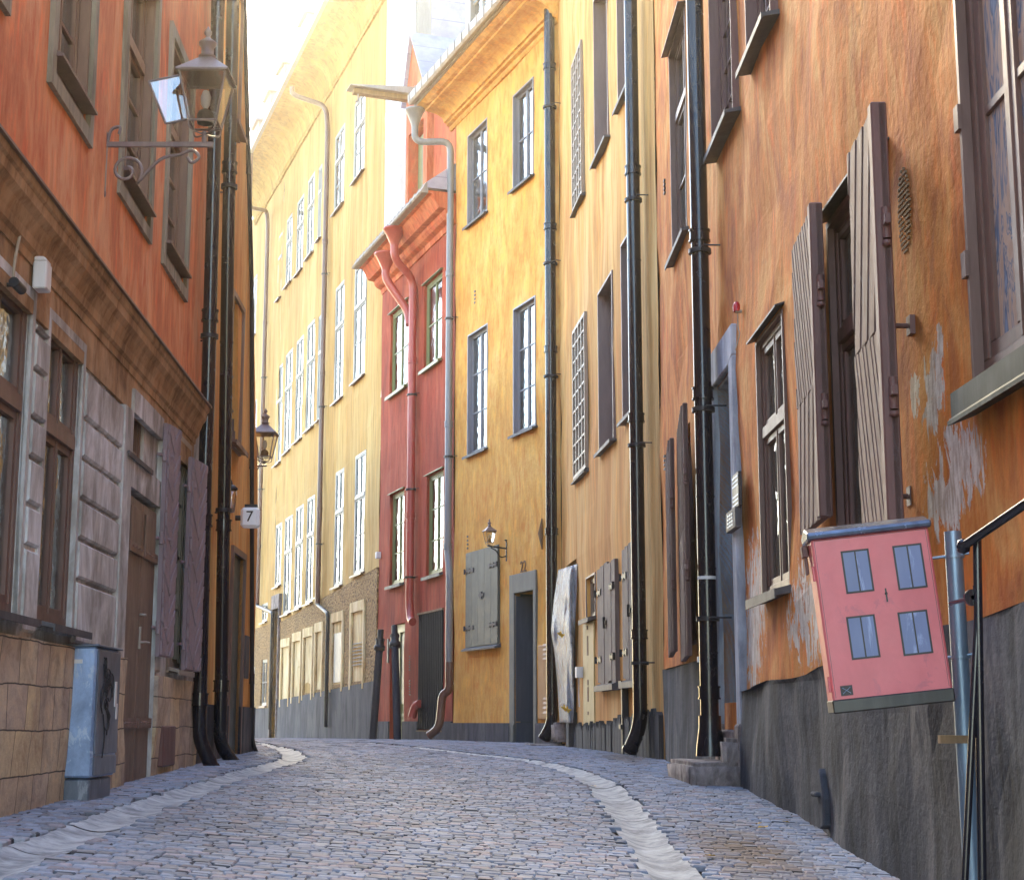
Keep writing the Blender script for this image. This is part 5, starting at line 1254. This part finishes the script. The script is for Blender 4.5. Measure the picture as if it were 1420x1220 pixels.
m = MB(); c_ = wp(1349, 828, hy)-g; m.tube([c_+Vector((-.0, .02, 0)), c_+Vector((-.0, -.0, 0))], .03, 16); m.tube([c_, c_+Vector((0, .3, 0))], .008, 8); m.build('wall_boss', 'black_metal', t)

# ================================================================ GROUND
def xright(y):
    pts = [(-20, 2.3-kO*-20+.5)]
    if y < Oa[1]: return 2.3+kO*y
    for a, b in ((Oa, Ya), (Ya, Ma), (Ma, Ra), (Ra, Fa), (Fa, Ga)):
        if y <= b[1]: return a[0]+(b[0]-a[0])*(y-a[1])/(b[1]-a[1])
    return Ga[0]
def xleft(y):
    if y < L1b[1]: return -2.4+kL*y
    if y < L2b[1]: return L1b[0]+kL2*(y-L1b[1])
    return L2b[0]-(y-L2b[1])*1.3
def gdrop(x, y):
    return .07 if 0 < y < 52 and min(dist_poly(x, y, GLs), dist_poly(x, y, GRs)) < .21 else 0
def base_ground():
    m = MB(); xs = [-60,-30,-18,-12]+[-10+.125*i for i in range(120)]+[5.5,8,15,30,60]; ys = [-40,-20,-10,-4]+[-1+.25*i for i in range(240)]+[62,75,100,160]
    vs = [(x, y, ground(x, y, True)-.009-gdrop(x, y)) for y in ys for x in xs]; n = len(xs)
    m.add(vs, [(j*n+i, j*n+i+1, (j+1)*n+i+1, (j+1)*n+i) for j in range(len(ys)-1) for i in range(n-1)], 0, True)
    tag(m.build('ground', 'earth_joint'), kind='structure')
base_ground()
def setts():
    rnd = random.Random(11); vs, fs, tone = [], [], []
    GLx = [(p.y, p.x) for p in GLs if p.y < 18.4]
    y = 1.2
    while y < 50:
        far = y > 24; ry = .072 if y < 24 else .11
        x0, x1 = max(-11.5, xleft(y)-.1), xright(y)+.1
        x = x0+rnd.uniform(0, .1); ro = rnd.uniform(-.004, .004)
        while x < x1:
            side = dist_poly(x+.05, y, GRs) if x > -1 else 9
            w = rnd.uniform(.06, .112) if not far else rnd.uniform(.13, .2)
            cx, cy = x+w/2, y+ry/2
            dl, dr_ = dist_poly(cx, cy, GLs), dist_poly(cx, cy, GRs)
            if min(dl, dr_) > .162+.02*noise.noise(Vector((cx*5, cy*5, 0))):
                wav = .02*noise.noise(Vector((cx*1.1, cy*.7, 0)))+ro
                z = ground(cx, cy, False)+rnd.uniform(-.003, .003); g = .002+rnd.uniform(0, .003)+(.012 if rnd.random() < .12 else 0); tx, ty = rnd.uniform(-.02, .02), rnd.uniform(-.03, .03)
                bx0, bx1, by0, by1 = x+g*.5, x+w-g*.5, y+wav+g*.5, y+wav+ry-g*.5
                if rnd.random() < .35: by1 -= .008
                ii = rnd.uniform(.004, .010); o = len(vs)
                j = [rnd.uniform(-.005, .005) for _ in range(8)]
                sl = (ground(cx, cy+.2, False)-ground(cx, cy-.2, False))/.4; sx = (ground(cx+.1, cy, False)-ground(cx-.1, cy, False))/.2
                def Z(px, py, dzz): return z+(px-cx)*(tx+sx)+(py-cy)*(ty+sl)+dzz
                c4 = [(bx0+j[0], by0+j[1]), (bx1+j[2], by0+j[3]), (bx1+j[4], by1+j[5]), (bx0+j[6], by1+j[7])]
                for (px, py) in c4: vs.append((px, py, Z(px, py, -.030)))
                for (px, py) in c4: vs.append((px, py, Z(px, py, -.005)))
                for (px, py) in c4: qx, qy = px+(cx-px)*ii*2/w*1.0, py+(cy-py)*ii*2/ry; vs.append((qx, qy, Z(qx, qy, .001)))
                for k in range(4):
                    fs.append((o+k, o+(k+1)%4, o+4+(k+1)%4, o+4+k)); fs.append((o+4+k, o+4+(k+1)%4, o+8+(k+1)%4, o+8+k))
                fs.append((o+8, o+9, o+10, o+11))
                b = rnd.gauss(.255, .034); r_ = rnd.random()
                big = noise.noise(Vector((cx*.8, cy*.5, 9)))
                b *= 1+.25*big
                if r_ < .16: c = (b*1.04, b*.93, b*1.02)
                elif r_ < .3: c = (b*.98, b*.98, b*1.08)
                elif r_ < .36: c = (b*.72, b*.74, b*.84)
                else: c = (b*.88, b*.97, b*1.20)
                # trodden earth on the right pavement
                dd = math.hypot((cx-1.35)/.45, (cy-9.3)/1.6); kk = max(0, 1-dd)*(.6+rnd.random()*.8); kk = min(.85, kk)
                d2 = math.hypot((cx-1.35)/.35, (cy-19.5)/2.8); kk = max(kk, min(.7, max(0, 1-d2)*(.5+rnd.random())))
                c = tuple(ci*(1-kk)+e*kk for ci, e in zip(c, (.17, .115, .075)))
                dk = tuple(q*.30 for q in c); T9 = [c]*9; T9[0] = T9[1] = dk if rnd.random() < .12 else c; T9[2] = T9[3] = dk if rnd.random() < .12 else c; tone += T9
            x += w
        y += ry
    me = bpy.data.meshes.new('cobbled_street'); me.from_pydata(vs, [], fs)
    at = me.attributes.new('tone', 'FLOAT_COLOR', 'FACE')
    fl = []
    for c in tone: fl += [max(.02, c[0]), max(.02, c[1]), max(.02, c[2]), 1]
    at.data.foreach_set('color', fl); me.materials.append(MATS['sett_stone']); me.update()
    o = bpy.data.objects.new('cobbled_street', me); COL.objects.link(o); tag(o, kind='structure'); print('setts', len(fs)//9)
setts()
def gutter(path, name, hw=.155):
    m = MB(); pts = [p for p in path if p.y > 0 or 1]; rnd = random.Random(4)
    # resample
    P = [Vector((p.x, p.y)) for p in pts]; S = [P[0]]
    for a, b in zip(P, P[1:]):
        L_ = (b-a).length; k = max(1, int(L_/.08)); S += [a+(b-a)*i/k for i in range(1, k+1)]
    nn = 10; run = 0; nxt = rnd.uniform(.7, 1.4); seg = []
    def flush(seg):
        if len(seg) < 2: return
        vs = []; off = rnd.uniform(-.002, .002)
        for (p, d) in seg:
            n_ = Vector((-d.y, d.x)); edge = .012*noise.noise(Vector((p.x*1.3, p.y*1.3, 0)))
            for k in range(nn+1):
                t_ = (k/nn*2-1); q = p+n_*(t_*(hw+edge)); zz = ground0(q.x, q.y)+.012*noise.noise(Vector((q.x*.6, q.y*.35, 3)))-.040*(1-t_*t_)+off+.002*noise.noise(Vector((q.x*2, q.y*2, 2)))
                if k in (0, nn): zz -= .012
                vs.append((q.x, q.y, zz))
        r = len(seg); m.add(vs, [(j*(nn+1)+i, j*(nn+1)+i+1, (j+1)*(nn+1)+i+1, (j+1)*(nn+1)+i) for j in range(r-1) for i in range(nn)], 0, True)
    for i in range(len(S)-1):
        d = (S[i+1]-S[i]).normalized() if (S[i+1]-S[i]).length > 0 else Vector((0,1)); seg.append((S[i], d)); run += (S[i+1]-S[i]).length
        if run > nxt:
            seg.append((S[i]+d*((S[i+1]-S[i]).length-.02), d)); flush(seg); seg = []; run = 0; nxt = rnd.uniform(.9, 1.7)
    flush(seg)
    o = m.build(name, 'gutter_stone'); tag(o, kind='structure'); return o
gutter([GRs[0]+(GRs[0]-GRs[3])*3]+GRs, 'stone_gutter'); gutter(GLs, 'stone_gutter')
# fallen leaves
rnd = random.Random(9)
for (px, py) in ((823, 1083), (1052, 1144), (1090, 1142), (1058, 1149), (985, 1188)):
    p = hit_ground(px, py); m = MB(); s = rnd.uniform(.03, .045)
    m.add([(-s, 0, 0), (-s*.3, -s*.5, .008), (s*.5, -s*.4, .004), (s, 0, .012), (s*.5, s*.45, .006), (-s*.3, s*.5, .01), (0, 0, .002)], [(0,1,6), (1,2,6), (2,3,6), (3,4,6), (4,5,6), (5,0,6)])
    o = m.build('fallen_leaf', 'leaf_yellow', loc=(p.x, p.y, p.z+.012), rotz=rnd.uniform(0, 6)); o.location.z = ground(p.x, p.y)+.012
    tag(o, 'small yellow fallen leaf lying on the cobbles at the right side', 'leaf', 'fallen yellow leaves')

# ================================================================ LIGHT
hz = MB(); hz.box(-70, 70, -45, 170, -6, 30); hm = bpy.data.materials.new('haze_air'); hm.use_nodes = True
_t = hm.node_tree; _t.nodes.remove(_t.nodes['Principled BSDF']); _v = _t.nodes.new('ShaderNodeVolumePrincipled'); _v.inputs['Density'].default_value = .0010; _v.inputs['Color'].default_value = (1, .94, .80, 1); _v.inputs['Anisotropy'].default_value = .90
_t.links.new(_v.outputs[0], [n for n in _t.nodes if n.type == 'OUTPUT_MATERIAL'][0].inputs['Volume']); MATS['haze_air'] = hm
tag(hz.build('haze', 'haze_air'), kind='stuff')  # box of hazy air added so the low sun spreads a glow

W = bpy.data.worlds.new('World'); scn.world = W; W.use_nodes = True
wt = W.node_tree; bg = wt.nodes['Background']; sky = wt.nodes.new('ShaderNodeTexSky'); sky.sky_type = 'NISHITA'; sky.sun_disc = False
SUN_AZ, SUN_EL = R(-9), R(32)
sky.sun_elevation = SUN_EL; sky.sun_rotation = SUN_AZ; sky.dust_density = .7; sky.air_density = 1.2
wt.links.new(sky.outputs[0], bg.inputs[0]); bg.inputs[1].default_value = .15
sl = bpy.data.lights.new('sun', 'SUN'); sl.energy = 1.0; sl.angle = R(14); sl.color = (1, .83, .50)
so = bpy.data.objects.new('sun', sl); COL.objects.link(so); so.location = (0, 0, 30)
sd = Vector((math.sin(SUN_AZ)*math.cos(SUN_EL), math.cos(SUN_AZ)*math.cos(SUN_EL), math.sin(SUN_EL)))
so.rotation_euler = sd.to_track_quat('Z', 'Y').to_euler()
scn.view_settings.view_transform = 'Standard'; scn.view_settings.look = 'None'; scn.view_settings.exposure = 2.88; scn.view_settings.gamma = 1
scn.cycles.max_bounces = 10; scn.cycles.diffuse_bounces = 5; scn.cycles.transparent_max_bounces = 12
